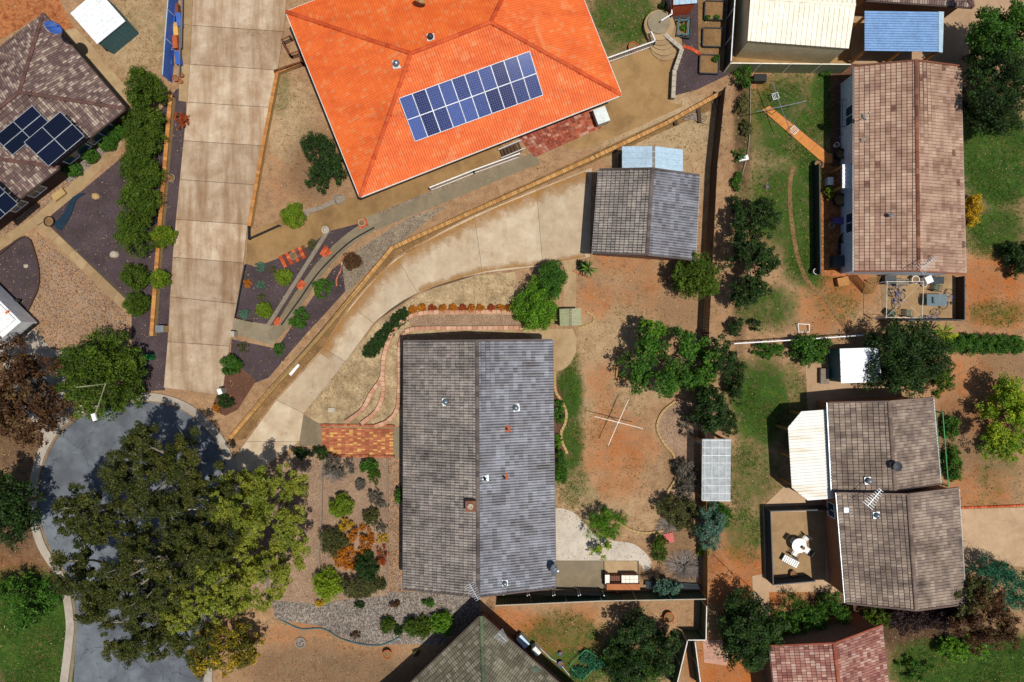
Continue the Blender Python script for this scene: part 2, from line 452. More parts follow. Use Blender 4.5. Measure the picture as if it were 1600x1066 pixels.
tile_mat('cap_taupe', [(.0, '#5d4c44'), (1., '#7d6a5e')]); tile_mat('cap_rose', [(.0, '#84402c'), (1., '#9f5740')])
tile_mat('cap_plum', [(.0, '#553a34'), (1., '#6a4b42')]); tile_mat('cap_moss', [(.0, '#45513c'), (1., '#5f6c50')]); tile_mat('cap_orange', [(.0, '#b5421a'), (1., '#cf5a2c')])
for nm, c, r, m_ in (('white_paint', '#d9d9d6', .5, 0), ('white_metal', '#dcdfdf', .45, 0), ('cream_metal', '#e0d8c4', .5, 0), ('cream_wall', '#d0bc92', .8, 0),
        ('blue_metal', '#6f93bf', .45, 0), ('pale_blue_metal', '#a5bccb', .4, .2), ('pale_metal', '#c3ccc9', .4, .2), ('teal_metal', '#3d6468', .5, 0), ('green_metal', '#2a4836', .5, 0), ('sage_metal', '#8d8f6c', .55, 0),
        ('grey_metal', '#8d9296', .4, .6), ('dark_metal', '#33363a', .5, .3), ('black', '#17181a', .6, 0), ('zinc', '#9aa2a8', .35, .8), ('gutter_white', '#c9c5bc', .5, 0), ('gutter_brown', '#4a3a32', .5, 0),
        ('timber', '#a0713f', .8, 0), ('timber_grey', '#7b6f60', .9, 0), ('timber_pale', '#b08a55', .85, 0), ('timber_dark', '#4a382a', .9, 0), ('ramp_timber', '#b9783c', .85, 0), ('terracotta', '#a5532c', .85, 0),
        ('blue_paint', '#3c5fa8', .55, 0), ('blue_tarp', '#35599f', .5, 0), ('pond_liner', '#1d3040', .4, 0), ('plastic_green', '#1f7a3c', .5, 0), ('plastic_blue', '#1e4fa0', .5, 0), ('plastic_white', '#d8d8d4', .4, 0),
        ('red_plastic', '#b4544c', .6, 0), ('stone', '#85796a', .9, 0), ('stone_pale', '#a59a88', .9, 0), ('limestone', '#a58a5c', .9, 0), ('white_wall', '#c4ccd4', .8, 0), ('dark_wall', '#46332a', .9, 0), ('rubber', '#1d1c1c', .8, 0), ('amber', '#d0641a', .4, 0), ('purple_cloth', '#5f4a80', .9, 0), ('bark', '#6a5a4a', .95, 0), ('bark_pale', '#9a8f80', .9, 0), ('bark_dark', '#3c3027', .95, 0), ('twig_grey', '#8a8078', .95, 0), ('cloth_orange', '#b06a2c', .9, 0), ('soap_pink', '#c08a78', .8, 0), ('shade_cloth', '#3a4044', .9, 0)):
    plain(nm, c, r, m_)
tile_mat('brick_red', [(.0, '#965238'), (.5, '#ab6444'), (.82, '#b87450'), (.87, '#c99c54'), (1., '#d2aa62')], None, 0, 5, '#90705c', .3, .9)
tile_mat('brick_bright', [(.0, '#a03d20'), (.5, '#b84c28'), (1., '#c9643a')], None, 0, 5, '#90705c', .2, .9)
tile_mat('brick_patio', [(.0, '#7d3424'), (.4, '#96432e'), (.75, '#a8553a'), (1., '#b8907c')], '#b39a8c', .35, 4, '#7a5c50', .3, .9)
tile_mat('block_pink', [(.0, '#ab7d62'), (.5, '#bd9074'), (1., '#caa286')], None, 0, 5, '#90705c', .25, .9)
tile_mat('brick_tan', [(.0, '#a5743f'), (.5, '#b8864c'), (1., '#c79a60')], None, 0, 5, '#90705c', .25, .9)
tile_mat('brick_ochre', [(.0, '#9c6530'), (.5, '#ad733a'), (1., '#bd8548')], None, 0, 5, '#90705c', .25, .9)
tile_mat('brick_brown', [(.0, '#5f3524'), (.5, '#6f4230'), (1., '#80503a')], None, 0, 5, '#80604c', .3, .9)
def make_wallbrick(name, a, b, mort):
    t = NT(name); br = t.n('ShaderNodeTexBrick'); br.inputs['Scale'].default_value = 1.
    br.inputs['Brick Width'].default_value = .24; br.inputs['Row Height'].default_value = .086; br.inputs['Mortar Size'].default_value = .01
    br.inputs['Color1'].default_value = lin(a); br.inputs['Color2'].default_value = lin(b); br.inputs['Mortar'].default_value = lin(mort)
    sx = t.n('ShaderNodeSeparateXYZ'); t.l(t.pos(), sx.inputs[0]); cx = t.n('ShaderNodeCombineXYZ')
    t.l(t.math('ADD', sx.outputs[0], sx.outputs[1]), cx.inputs[0]); t.l(sx.outputs[2], cx.inputs[1]); t.l(cx.outputs[0], br.inputs['Vector'])
    t.fin(br.outputs['Color'], .9)
make_wallbrick('wall_brick_brown', '#6a3f2c', '#7d4c36', '#8a7a68'); make_wallbrick('wall_brick_orange', '#9a5a34', '#a8683c', '#8a7a68')
t = NT('glass_dark'); t.fin('#2a3d4c', .08, 0, .8)
t = NT('glass_table'); t.fin('#6f8088', .15, 0, .5); t.b.inputs['Alpha'].default_value = .7
t = NT('poly_sheet'); n = t.noise(2.5, 4); t.fin(t.ramp(n, [(.35, '#99a1a3'), (.65, '#b8bec0')]), .7, 0, .2); t.b.inputs['Alpha'].default_value = .72
def make_solar(name, a, b, line, cw, frac):
    t = NT(name); tc = t.n('ShaderNodeTexCoord'); sx = t.n('ShaderNodeSeparateXYZ'); t.l(tc.outputs['Object'], sx.inputs[0])
    def grid(s, w): return t.math('LESS_THAN', t.math('ABSOLUTE', t.math('SUBTRACT', t.math('FRACT', t.math('ADD', t.math('DIVIDE', s, w), 50.0)), .5)), frac)
    g = t.math('MAXIMUM', grid(sx.outputs[0], cw), grid(sx.outputs[1], cw))
    c = t.ramp(t.math('ADD', t.math('MULTIPLY', t.noise(5, 5, .8), .5), t.math('MULTIPLY', t.n('ShaderNodeObjectInfo').outputs['Random'], .5)), [(.3, a), (.75, b)])
    t.fin(t.mix(t.math('MULTIPLY', g, .55), c, line), .07, 0, .4)
make_solar('solar_blue', '#121b48', '#40548e', '#7884ac', .158, .05); make_solar('solar_black', '#05071a', '#0a0d28', '#16303f', .158, .05)
def leafmat(name, dark, mid, light, trans=.35, tip=None):
    t = NT(name); r = t.attr('rnd')
    st = [(.05, dark), (.5, mid), (.9, light)] + ([(1., tip)] if tip else [])
    c = t.ramp(r, st); c = t.mix(t.val(t.noise(.8, 4, .6), .42, .72, 0, .45), c, t.mix(1., c, '#d8b890', 'MULTIPLY')); c = t.mix(t.val(t.noise(2.6, 3, .6), .5, .75, 0, .35), c, t.mix(1., c, '#9ab08a', 'MULTIPLY')); t.fin(c, .55, spec=.25)
    tr = t.n('ShaderNodeBsdfTranslucent'); t.l(c, tr.inputs[0]); mx = t.n('ShaderNodeMixShader'); mx.inputs[0].default_value = trans
    t.l(t.b.outputs[0], mx.inputs[1]); t.l(tr.outputs[0], mx.inputs[2]); t.l(mx.outputs[0], t.out.inputs[0])
leafmat('leaf_euc', '#2b3514', '#454e1c', '#666826', tip='#7d6e30'); leafmat('leaf_euc_bright', '#5c6e1e', '#858f2c', '#adb045')
leafmat('leaf_dark', '#1d3012', '#2c461a', '#3f5e22'); leafmat('leaf_green', '#274d14', '#3f6b1c', '#5f8a28'); leafmat('leaf_bright', '#3a6414', '#5a8a1c', '#80a82c')
leafmat('leaf_lime', '#4c6a12', '#6e8a1a', '#8fa32a'); leafmat('leaf_hedge', '#33480f', '#4a6415', '#667e20'); leafmat('leaf_brown', '#41281a', '#5a3c24', '#6c5430', tip='#7d7040')
leafmat('leaf_olive', '#3c4422', '#55592e', '#70703e'); leafmat('leaf_grey', '#4d4a42', '#6a655a', '#857e70'); leafmat('leaf_blue', '#3d5c4a', '#567a64', '#769a84')
leafmat('leaf_teal', '#1c5038', '#2c6c4c', '#4a8a66'); leafmat('leaf_yellow', '#9a7a10', '#c29a14', '#e0bc28'); leafmat('leaf_orange', '#9a5510', '#c0741a', '#d8942c')
leafmat('leaf_rust', '#803018', '#a84a20', '#c06a30'); leafmat('leaf_plum', '#2a1c20', '#3c2a2c', '#4e3a36'); leafmat('leaf_wattle', '#3f4a18', '#6a6a20', '#c8a41c', tip='#e8c024')
leafmat('leaf_acid', '#4a7a14', '#7a9a1c', '#b0b82c'); leafmat('blade', '#2c4a14', '#466a1e', '#6e8030'); leafmat('blade_dry', '#7a6438', '#98804c', '#b89e68')

t = NT('soil_wash'); e = t.attr('edge'); nz = t.noise(1.3, 6, .7); nf = t.noise(9, 5, .75)
t.fin(t.ramp(nf, [(.3, '#8f5f2e'), (.7, '#b08449')]), .95, spec=.1)
t.l(t.val(t.math('ADD', e, t.math('MULTIPLY', t.math('SUBTRACT', nz, .5), 1.4)), .35, 1.15, 0, .85), t.b.inputs['Alpha'])

t = NT('litter'); t.fin(t.ramp(t.attr('rnd'), [(.0, '#3a2a1e'), (.3, '#6a4f38'), (.6, '#8f7250'), (.85, '#b39a74'), (1., '#cdbb9a')]), .95, spec=.1)

t = NT('awning_white'); mp = t.n('ShaderNodeMapping'); mp.inputs['Scale'].default_value = (.15, 1.1, 1); t.l(t.pos(), mp.inputs[0])
c = t.mix(t.val(t.noise(1.3, 5, .6, vec=mp.outputs[0]), .52, .68, 0, .55), '#d6d4cc', '#b09a68'); c = t.mix(t.val(t.noise(7, 4, .7), .55, .75, 0, .3), c, '#9a948a'); t.fin(c, .5)

# ------------------------------------------------------------------ the land: one sheet with its cover of grass, soil and litter
BLOBS = []   # (channel, u, v, ru, rv, strength)
def cover(ch, *rows):
    for r in rows: BLOBS.append((ch,) + tuple(r))
cover('g', (1235, 190, 70, 75, .75), (1290, 160, 25, 60, .9), (1225, 320, 60, 70, .8), (1265, 390, 45, 60, .85), (1200, 480, 45, 35, .7), (1190, 630, 50, 70, .85), (1175, 740, 45, 60, .6), (1165, 830, 35, 45, .6),
      (1270, 260, 30, 40, .9), (1230, 640, 40, 70, .6), (1560, 250, 60, 75, 1.), (1555, 360, 50, 40, .8), (1560, 490, 50, 20, .5), (1560, 1040, 130, 45, 1.2), (1450, 1045, 60, 40, .9),
      (40, 980, 75, 75, 1.2), (60, 1050, 60, 60, 1.1), (975, 25, 55, 50, .75), (960, 60, 40, 30, .6), (888, 620, 22, 55, .85), (893, 690, 18, 55, .8), (895, 750, 25, 40, .5), (890, 570, 15, 25, .6),
      (880, 1000, 70, 40, .6), (900, 1040, 70, 40, .7), (1000, 1040, 60, 30, .6), (440, 150, 15, 40, .35), (215, 60, 60, 50, .25), (1540, 800, 25, 40, .3), (1560, 740, 40, 40, .35), (920, 780, 30, 20, .3), (1310, 470, 40, 40, .35))
cover('o', (960, 700, 60, 45, .7), (950, 670, 35, 40, .6), (965, 760, 38, 26, .65), (935, 600, 30, 30, .55), (975, 390, 60, 40, .5), (930, 470, 30, 30, .6), (1000, 450, 40, 40, .4), (1550, 440, 60, 45, .8), (1560, 480, 60, 40, .8), (1320, 440, 45, 45, .8), (1290, 480, 40, 40, .7),
      (1150, 900, 50, 60, .8), (1190, 920, 40, 40, .9), (1240, 900, 40, 60, .7), (1140, 1040, 60, 50, 1.), (1530, 770, 50, 40, .6), (480, 990, 90, 20, .4), (560, 1010, 70, 20, .4), (830, 985, 50, 25, .8), (800, 970, 40, 20, .8), (905, 985, 40, 40, .6), (20, 895, 60, 40, .6),
      (1185, 150, 30, 50, .5), (460, 280, 40, 50, .3), (980, 275, 90, 30, .2), (1255, 210, 30, 40, .3), (870, 1020, 25, 30, .9), (1550, 640, 60, 50, .6), (1500, 600, 50, 50, .6))
cover('d', (40, 880, 60, 50, .6), (1500, 680, 60, 60, .5), (1540, 700, 60, 60, .4), (1070, 690, 35, 60, .45), (1075, 750, 35, 60, .5), (490, 260, 45, 60, .55), (30, 650, 90, 120, .7), (20, 800, 50, 80, .8), (1160, 200, 14, 120, .8), (1155, 440, 12, 140, .6), (1080, 870, 50, 50, .45), (1000, 470, 70, 40, .25), (1060, 480, 40, 60, .35), (1060, 850, 30, 30, .5), (1400, 970, 150, 50, .9), (1570, 570, 50, 40, .4), (540, 1055, 130, 40, .55), (470, 1045, 90, 40, .5))
cover('s', (985, 330, 130, 40, .1), (960, 520, 70, 60, .5), (920, 640, 40, 90, .55), (930, 780, 60, 40, .6), (1000, 600, 50, 40, .5), (1050, 200, 70, 50, .8), (1000, 235, 60, 30, .7), (450, 190, 40, 70, .6), (210, 50, 60, 70, .6), (1080, 250, 40, 70, .5), (1250, 330, 40, 60, .45), (1215, 250, 40, 60, .4), (1230, 700, 40, 60, .4), (550, 1040, 110, 30, .35), (920, 1000, 60, 60, .3), (1270, 185, 35, 35, .4), (545, 600, 60, 60, .9), (750, 445, 110, 20, .5), (1000, 770, 50, 80, .35))
def make_ground():
    nx0, nx1, ny0, ny1, st = -44., 44., -31., 31., .25
    xs = sorted(set([round(nx0 + i * st, 4) for i in range(int((nx1 - nx0) / st) + 1)] + [b for b, _ in BRK] + [-600., -200., -80., 80., 200., 600.]))
    ys = [-600., -200., -80.] + [ny0 + i * st for i in range(int((ny1 - ny0) / st) + 1)] + [80., 200., 600.]
    X, Y = np.meshgrid(np.array(xs), np.array(ys)); Z = np.vectorize(gz)(X)
    k = S * H / (H - Z); U = 800 + X * k; V = 533 - Y * k
    W = np.zeros(X.shape + (4,))
    for ch, u, v, ru, rv, s in BLOBS:
        d = ((U - u) / ru) ** 2 + ((V - v) / rv) ** 2
        W[..., 'gods'.index(ch)] = np.maximum(W[..., 'gods'.index(ch)], s * np.clip(1.25 - .62 * d, 0, 1))
    out = (np.abs(X) > 43) | (np.abs(Y) > 30)
    W[out] = (.55, .3, .3, .3)
    nx, ny = len(xs), len(ys)
    idx = np.arange(nx * ny).reshape(ny, nx)
    q = np.stack([idx[:-1, :-1], idx[:-1, 1:], idx[1:, 1:], idx[1:, :-1]], -1).reshape(-1, 4)
    me = bpy.data.meshes.new('ground'); n = nx * ny
    me.vertices.add(n); me.vertices.foreach_set('co', np.stack([X, Y, Z], -1).reshape(-1))
    me.loops.add(q.size); me.loops.foreach_set('vertex_index', q.reshape(-1).astype(np.int32))
    me.polygons.add(len(q)); me.polygons.foreach_set('loop_start', np.arange(0, q.size, 4, dtype=np.int32))
    me.update(calc_edges=True); me.validate()
    a = me.attributes.new('cover', 'FLOAT_COLOR', 'POINT'); a.data.foreach_set('color', W.reshape(-1).astype(np.float32))
    me.materials.append(M('ground_soil'))
    tag(link(bpy.data.objects.new('ground', me)), 'dry suburban ground of bare soil, straw and patchy lawn', kind='structure')
make_ground()
def weight(ch, u, v):
    w = 0
    for c, bu, bv, ru, rv, s in BLOBS:
        if c == ch: w = max(w, s * min(1, max(0, 1.25 - .62 * (((u - bu) / ru) ** 2 + ((v - bv) / rv) ** 2))))
    return w

# ------------------------------------------------------------------ roads, kerbs, drives, paths
ROAD = smooth([(235, 628), (180, 632), (120, 655), (82, 698), (64, 750), (62, 800), (76, 850), (108, 905), (120, 960), (118, 1010), (113, 1110)], 6) + smooth([(318, 1110), (318, 1000), (328, 940), (343, 880), (356, 820), (360, 760), (345, 706), (315, 665), (280, 640), (235, 628)], 6)[:-1]
sheet('road', ROAD, 'asphalt', 1)
strip('kerb', smooth([(95, 1110), (108, 1010), (110, 965), (98, 905), (66, 852), (53, 800), (55, 748), (74, 692), (113, 648), (175, 625), (235, 620), (284, 632), (320, 658), (352, 700), (369, 760), (365, 822), (352, 884), (337, 942), (327, 1000), (327, 1110)], 6), .62, 'concrete_kerb', 2, .12)
strip('gutter', smooth([(105, 1110), (116, 1010), (117, 962), (105, 904), (72, 850), (59, 800), (60.5, 749), (79, 695), (117, 652), (178, 629), (235, 625.5), (282, 638), (317, 663), (347, 704), (363, 760), (359, 821), (346, 882), (331, 941), (321, 1000), (321, 1110)], 6), .22, 'concrete_grey', 3)
# long drive of the orange-roofed house: one slab after another
dl = [(303, -80), (302, -20), (300, 40), (297, 101), (293, 160), (287, 220), (281, 281), (275, 343), (270, 402), (266, 464), (262, 534), (256, 606)]
dr = [(452, -70), (448, -10), (444, 50), (434, 110), (420, 168), (409, 228), (398, 289), (387, 351), (381, 411), (371, 475), (359, 541), (347, 618)]
drive = sheet('driveway', dl + dr[::-1], 'joint_dark', 1, label='long pale concrete slab driveway beside the clipped hedge')
for i in range(len(dl) - 1):
    sheet('slab', [dl[i], dr[i], dr[i + 1], dl[i + 1]], 'concrete', 2, parent=drive, thick=.03, gap=.018)
    if i < 4: sheet('slab', [(dl[i][0] - 16, dl[i][1] - 2), dl[i], dl[i + 1], (dl[i + 1][0] - 14, dl[i + 1][1] - 2)], 'concrete_tan', 2, parent=drive, thick=.02, gap=.015)
# drive of the grey-tiled house, curving up to its garage
ol = [(345, 742), (385, 690), (432, 625), (507, 545), (548, 478), (620, 403), (741, 337), (838, 296), (925, 262)]
il = [(405, 735), (468, 690), (475, 646), (540, 565), (584, 505), (653, 458), (754, 427), (848, 416), (922, 402)]
mids_o = {5: [(645, 390), (690, 362)], 4: [(575, 447)]}; mids_i = {5: [(685, 446), (720, 435)], 4: [(612, 482), (630, 470)]}
drive2 = sheet('driveway', ol + il[::-1], 'joint_dark', 1, label='pale concrete driveway curving up to the tiled garage')
for i in range(len(ol) - 1):
    sheet('slab', [ol[i]] + mids_o.get(i, []) + [ol[i + 1], il[i + 1]] + mids_i.get(i, [])[::-1] + [il[i]], 'concrete_drive', 2, parent=drive2, thick=.03, gap=.012)
# left garden: paths, pebbles, mulch
sheet('gravel_bed', [(58, 362), (75, 380), (130, 425), (203, 495), (203, 545), (110, 560), (78, 540), (38, 485), (60, 430)], 'pebble_pink', 1)
sheet('mulch_bed', [(60, 350), (128, 298), (200, 238), (275, 140), (292, 133), (290, 200), (266, 460), (258, 610), (215, 612), (205, 530), (206, 490), (130, 418)], 'mulch', 1)
sheet('mulch_bed', smooth([(-30, 400), (40, 369), (57, 400), (62, 440), (52, 470), (37, 486), (0, 452), (-30, 440)], 3, True), 'mulch', 2)
lp = sheet('footpath', [(197, 220), (124, 300), (70, 345), (-20, 405), (-20, 385), (55, 337), (110, 288), (190, 215)], 'concrete_tan', 2)
dp = sheet('footpath', [(58, 352), (70, 345), (206, 470), (206, 492), (200, 490)], 'joint_dark', 2, label='narrow diagonal concrete path beside the pebble bed')
for i in range(6):
    a, b = i / 6, (i + 1) / 6
    f = lambda t: (58 + 142 * t, 354 + 138 * t); g = lambda t: (70 + 136 * t, 346 + 130 * t)
    sheet('slab', [f(a), g(a), g(b), f(b)], 'concrete_tan', 3, parent=dp, thick=.02, gap=.012)
sheet('driveway', [(-30, 450), (0, 458), (30, 485), (80, 545), (150, 560), (130, 600), (115, 640), (70, 690), (40, 640), (0, 560), (-30, 540)], 'concrete_kerb', 1, label='neighbour\'s concrete driveway meeting the cul-de-sac kerb')
sheet('paved_yard', [(-30, -30), (78, -30), (116, 46), (104, 54), (70, 40), (68, 22), (-30, 80)], 'paver_ground', 1)
sheet('footpath', [(100, 48), (118, 44), (152, 80), (160, 92), (197, 136), (200, 170), (175, 150)], 'concrete_tan', 2)
sheet('pebble_bed', [(195, 205), (150, 252), (118, 280), (104, 288), (95, 275), (150, 225), (190, 195)], 'pebble_grey', 1)
sheet('pebble_bed', [(110, 290), (60, 335), (-20, 388), (-20, 365), (50, 318), (95, 275)], 'pebble_pink', 1)
# orange house: paths, garden with brick squares
sheet('footpath', [(387, 366), (452, 336), (470, 330), (540, 310), (566, 307), (700, 256), (780, 222), (800, 250), (770, 265), (665, 308), (570, 346), (515, 362), (480, 385), (400, 416), (384, 412)], 'concrete_ochre', 1, label='tan concrete path below the orange tiled roof')
sheet('mulch_bed', [(384, 412), (400, 417), (480, 386), (512, 362), (566, 348), (580, 352), (560, 372), (505, 420), (440, 510), (405, 505), (368, 498), (372, 455)], 'mulch', 1)
cpath = smooth([(352, 506), (400, 525), (432, 518), (470, 462), (510, 408), (560, 364), (620, 336), (700, 304), (800, 262), (840, 247)], 5)
sheet('footpath', ribbon_world([P(*q) for q in cpath[8:]], .95), 'concrete_grey', 4, world=True, label='curved grey concrete path between mulch beds')
sheet('footpath', [(362, 498), (420, 508), (441, 520), (427, 540), (380, 526), (358, 518)], 'concrete_grey', 3, label='grey concrete crossing beside the long driveway')
sheet('pebble_bed', [(592, 345), (760, 276), (815, 258), (800, 250), (590, 333)], 'pebble_mixed', 2)
sheet('mulch_bed', [(432, 545), (470, 490), (520, 420), (560, 392), (640, 345), (590, 400), (480, 520), (420, 590), (395, 600), (360, 560), (362, 530)], 'mulch', 1)
sheet('pebble_bed', [(535, 415), (560, 390), (640, 340), (700, 320), (600, 400), (540, 460)], 'pebble_mixed', 2)
sheet('mulch_bed', [(345, 600), (360, 560), (400, 595), (372, 640), (352, 650), (330, 640)], 'mulch_red', 1)
# strip under the boundary wall of the curving drive
sheet('mulch_bed', [(352, 690), (420, 610), (530, 480), (612, 385), (740, 325), (860, 270), (1000, 205), (1120, 150), (1120, 168), (1000, 222), (925, 255), (838, 293), (741, 334), (620, 400), (545, 476), (505, 543), (430, 623), (384, 686)], 'bed_soil', 1)
# back of the orange house
sheet('patio', [(930, 110), (1010, 75), (1050, 95), (1055, 120), (1048, 160), (1070, 165), (960, 215), (900, 235), (880, 230)], 'concrete_ochre', 1, label='wide ochre concrete apron behind the orange house')
sheet('mulch_bed', [(1046, 152), (1052, 115), (1064, 88), (1040, 50), (1052, -20), (1150, -20), (1142, 115), (1090, 140)], 'mulch', 1)
sheet('gravel_path', [(1090, -20), (1150, -20), (1142, 112), (1092, 112)], 'bed_soil', 2)
# front garden of the grey-tiled house
sheet('terrace_soil', [(478, 648), (545, 563), (588, 505), (656, 460), (740, 432), (805, 425), (805, 520), (640, 525), (630, 665), (500, 665)], 'pale_terrace', 1)
sheet('mulch_bed', [(636, 500), (660, 492), (806, 492), (812, 508), (645, 510)], 'bark_litter', 2)
sheet('bark_bed', [(468, 700), (505, 705), (505, 950), (320, 950), (330, 880), (352, 820), (400, 740)], 'bark_litter', 1)
sheet('bark_bed', [(505, 712), (606, 714), (606, 930), (500, 942)], 'bark_litter', 2)
sheet('pebble_bed', [(607, 714), (634, 716), (640, 925), (607, 925)], 'pebble_pink', 1)
sheet('pebble_bed', [(425, 938), (500, 945), (600, 925), (640, 925), (750, 928), (750, 968), (720, 985), (690, 1008), (640, 1006), (560, 1008), (500, 978), (430, 968)], 'pebble_grey', 1)
sheet('landing', [(472, 647), (503, 664), (503, 697), (467, 697)], 'concrete_grey', 2)
sheet('landing', [(616, 668), (632, 668), (632, 716), (614, 716)], 'concrete_grey', 2)
# back yard of the grey-tiled house
sheet('apron', [(810, 514), (895, 514), (901, 530), (900, 550), (892, 568), (880, 578), (860, 582), (850, 540)], 'concrete_tan', 1)
sheet('footpath', [(882, 402), (900, 402), (900, 482), (880, 482)], 'concrete_tan', 1)
sheet('gravel_bed', smooth([(860, 800), (890, 798), (908, 812), (930, 835), (960, 845), (990, 850), (1012, 868), (1018, 885), (1005, 893), (990, 880), (860, 880)], 3, True), 'gravel_white', 1)
slabs = sheet('patio', [(850, 876), (998, 876), (998, 905), (945, 920), (850, 922)], 'joint_dark', 2, label='brown stained concrete patio slabs beside the barbecue')
sheet('slab', [(850, 876), (943, 876), (943, 920), (850, 922)], 'concrete_grey', 3, parent=slabs, thick=.02, gap=.012)
sheet('slab', [(944, 876), (996, 876), (996, 905), (944, 905)], 'concrete_tan', 3, parent=slabs, thick=.02, gap=.012)
sheet('garden_bed', smooth([(1052, 632), (1030, 655), (1030, 680), (1052, 712), (1058, 745), (1044, 775), (1050, 800), (1100, 790), (1100, 640)], 3, True), 'bark_litter', 1)
sheet('garden_bed', [(866, 585), (872, 600), (886, 640), (878, 670), (884, 712), (866, 712)], 'mulch_red', 1)
# eastern neighbours
sheet('patio', [(1375, 430), (1503, 432), (1503, 500), (1380, 500)], 'concrete_patio', 1, label='tan concrete patio with bicycles behind the brown roof')
sheet('deck_pad', [(1283, 250), (1340, 250), (1340, 432), (1283, 432)], 'paver_ground', 1)
sheet('footpath', [(1297, 95), (1340, 95), (1340, 260), (1297, 260)], 'mulch_red', 1)
sheet('paved_yard', [(1258, 572), (1285, 562), (1330, 600), (1400, 605), (1400, 640), (1262, 640)], 'concrete_orange', 1)
sheet('paved_yard', [(1192, 792), (1225, 760), (1280, 775), (1325, 790), (1330, 925), (1195, 925)], 'concrete_orange', 1)
sheet('patio', [(1206, 800), (1290, 800), (1290, 905), (1206, 905)], 'concrete_patio', 2, label='small fenced patio below the white awning roof')
sheet('driveway', [(1480, 796), (1640, 792), (1640, 885), (1480, 885)], 'concrete_orange', 1, label='tan concrete driveway beside the grey tiled roof')
sheet('paved_yard', [(1175, 900), (1200, 895), (1205, 1010), (1180, 1005)], 'concrete_orange', 1)
sheet('footpath', [(1098, 1000), (1145, 1000), (1135, 1040), (1100, 1035)], 'brick_patio', 1)
sheet('paved_yard', [(1330, -30), (1640, -30), (1640, 30), (1540, 40), (1500, 100), (1330, 100)], 'concrete_orange', 1)
sheet('footpath', [(1143, 80), (1330, 88), (1330, 102), (1143, 98)], 'concrete_ochre', 1)
for q in ([(1240, 260), (1234, 290), (1236, 340), (1246, 400), (1262, 440), (1285, 462), (1305, 490), (1325, 520)], ):
    strip('trodden_track', smooth(q), .32, 'bed_soil', 1)
# timber walkway across the neighbour's lawn: five boards
wk = sheet('walkway', [(1190, 172), (1202, 166), (1298, 240), (1300, 256), (1284, 254)], 'joint_dark', 1, label='orange timber walkway crossing the neighbour\'s lawn')
for i in range(5):
    a, b = i / 5, (i + 1) / 5
    f = lambda t: (1190 + 94 * t, 172 + 82 * t); g = lambda t: (1202 + 92 * t, 166 + 74 * t)
    sheet('board', [f(a), g(a), g(b), f(b)], 'ramp_timber', 2, parent=wk, thick=.05, gap=.006)
sheet('board', [(1285, 240), (1300, 240), (1300, 256), (1285, 255)], 'ramp_timber', 2, parent=wk, thick=.06, gap=.006)

def wash(pix, w, side):
    line = [P(u, v) for u, v in smooth(pix, 8)]; vs = []; ed = []
    for i, p in enumerate(line):
        a = line[max(i - 1, 0)]; b = line[min(i + 1, len(line) - 1)]; d = Vector((b.x - a.x, b.y - a.y, 0)).normalized(); n = Vector((-d.y, d.x, 0)) * side
        for k in range(5):
            q = p + n * w * k / 4; vs.append((q.x, q.y, gz(q.x) + .062)); ed.append(1 - k / 4)
    mb = MB(); fs = [(i * 5 + k, (i + 1) * 5 + k, (i + 1) * 5 + k + 1, i * 5 + k + 1) for i in range(len(line) - 1) for k in range(4)]
    mb.add(vs, fs if side < 0 else [f[::-1] for f in fs]); o = mb.build('soil_wash', 'soil_wash')
    at = o.data.attributes.new('edge', 'FLOAT', 'POINT'); at.data.foreach_set('value', ed); tag(o, 'orange soil washed over the driveway edge', kind='stuff')
wash([(500, 552), (550, 480), (622, 405), (742, 340), (838, 299), (915, 268)], 1.6, -1)
wash([(655, 456), (756, 425), (848, 414), (915, 402)], .7, 1)

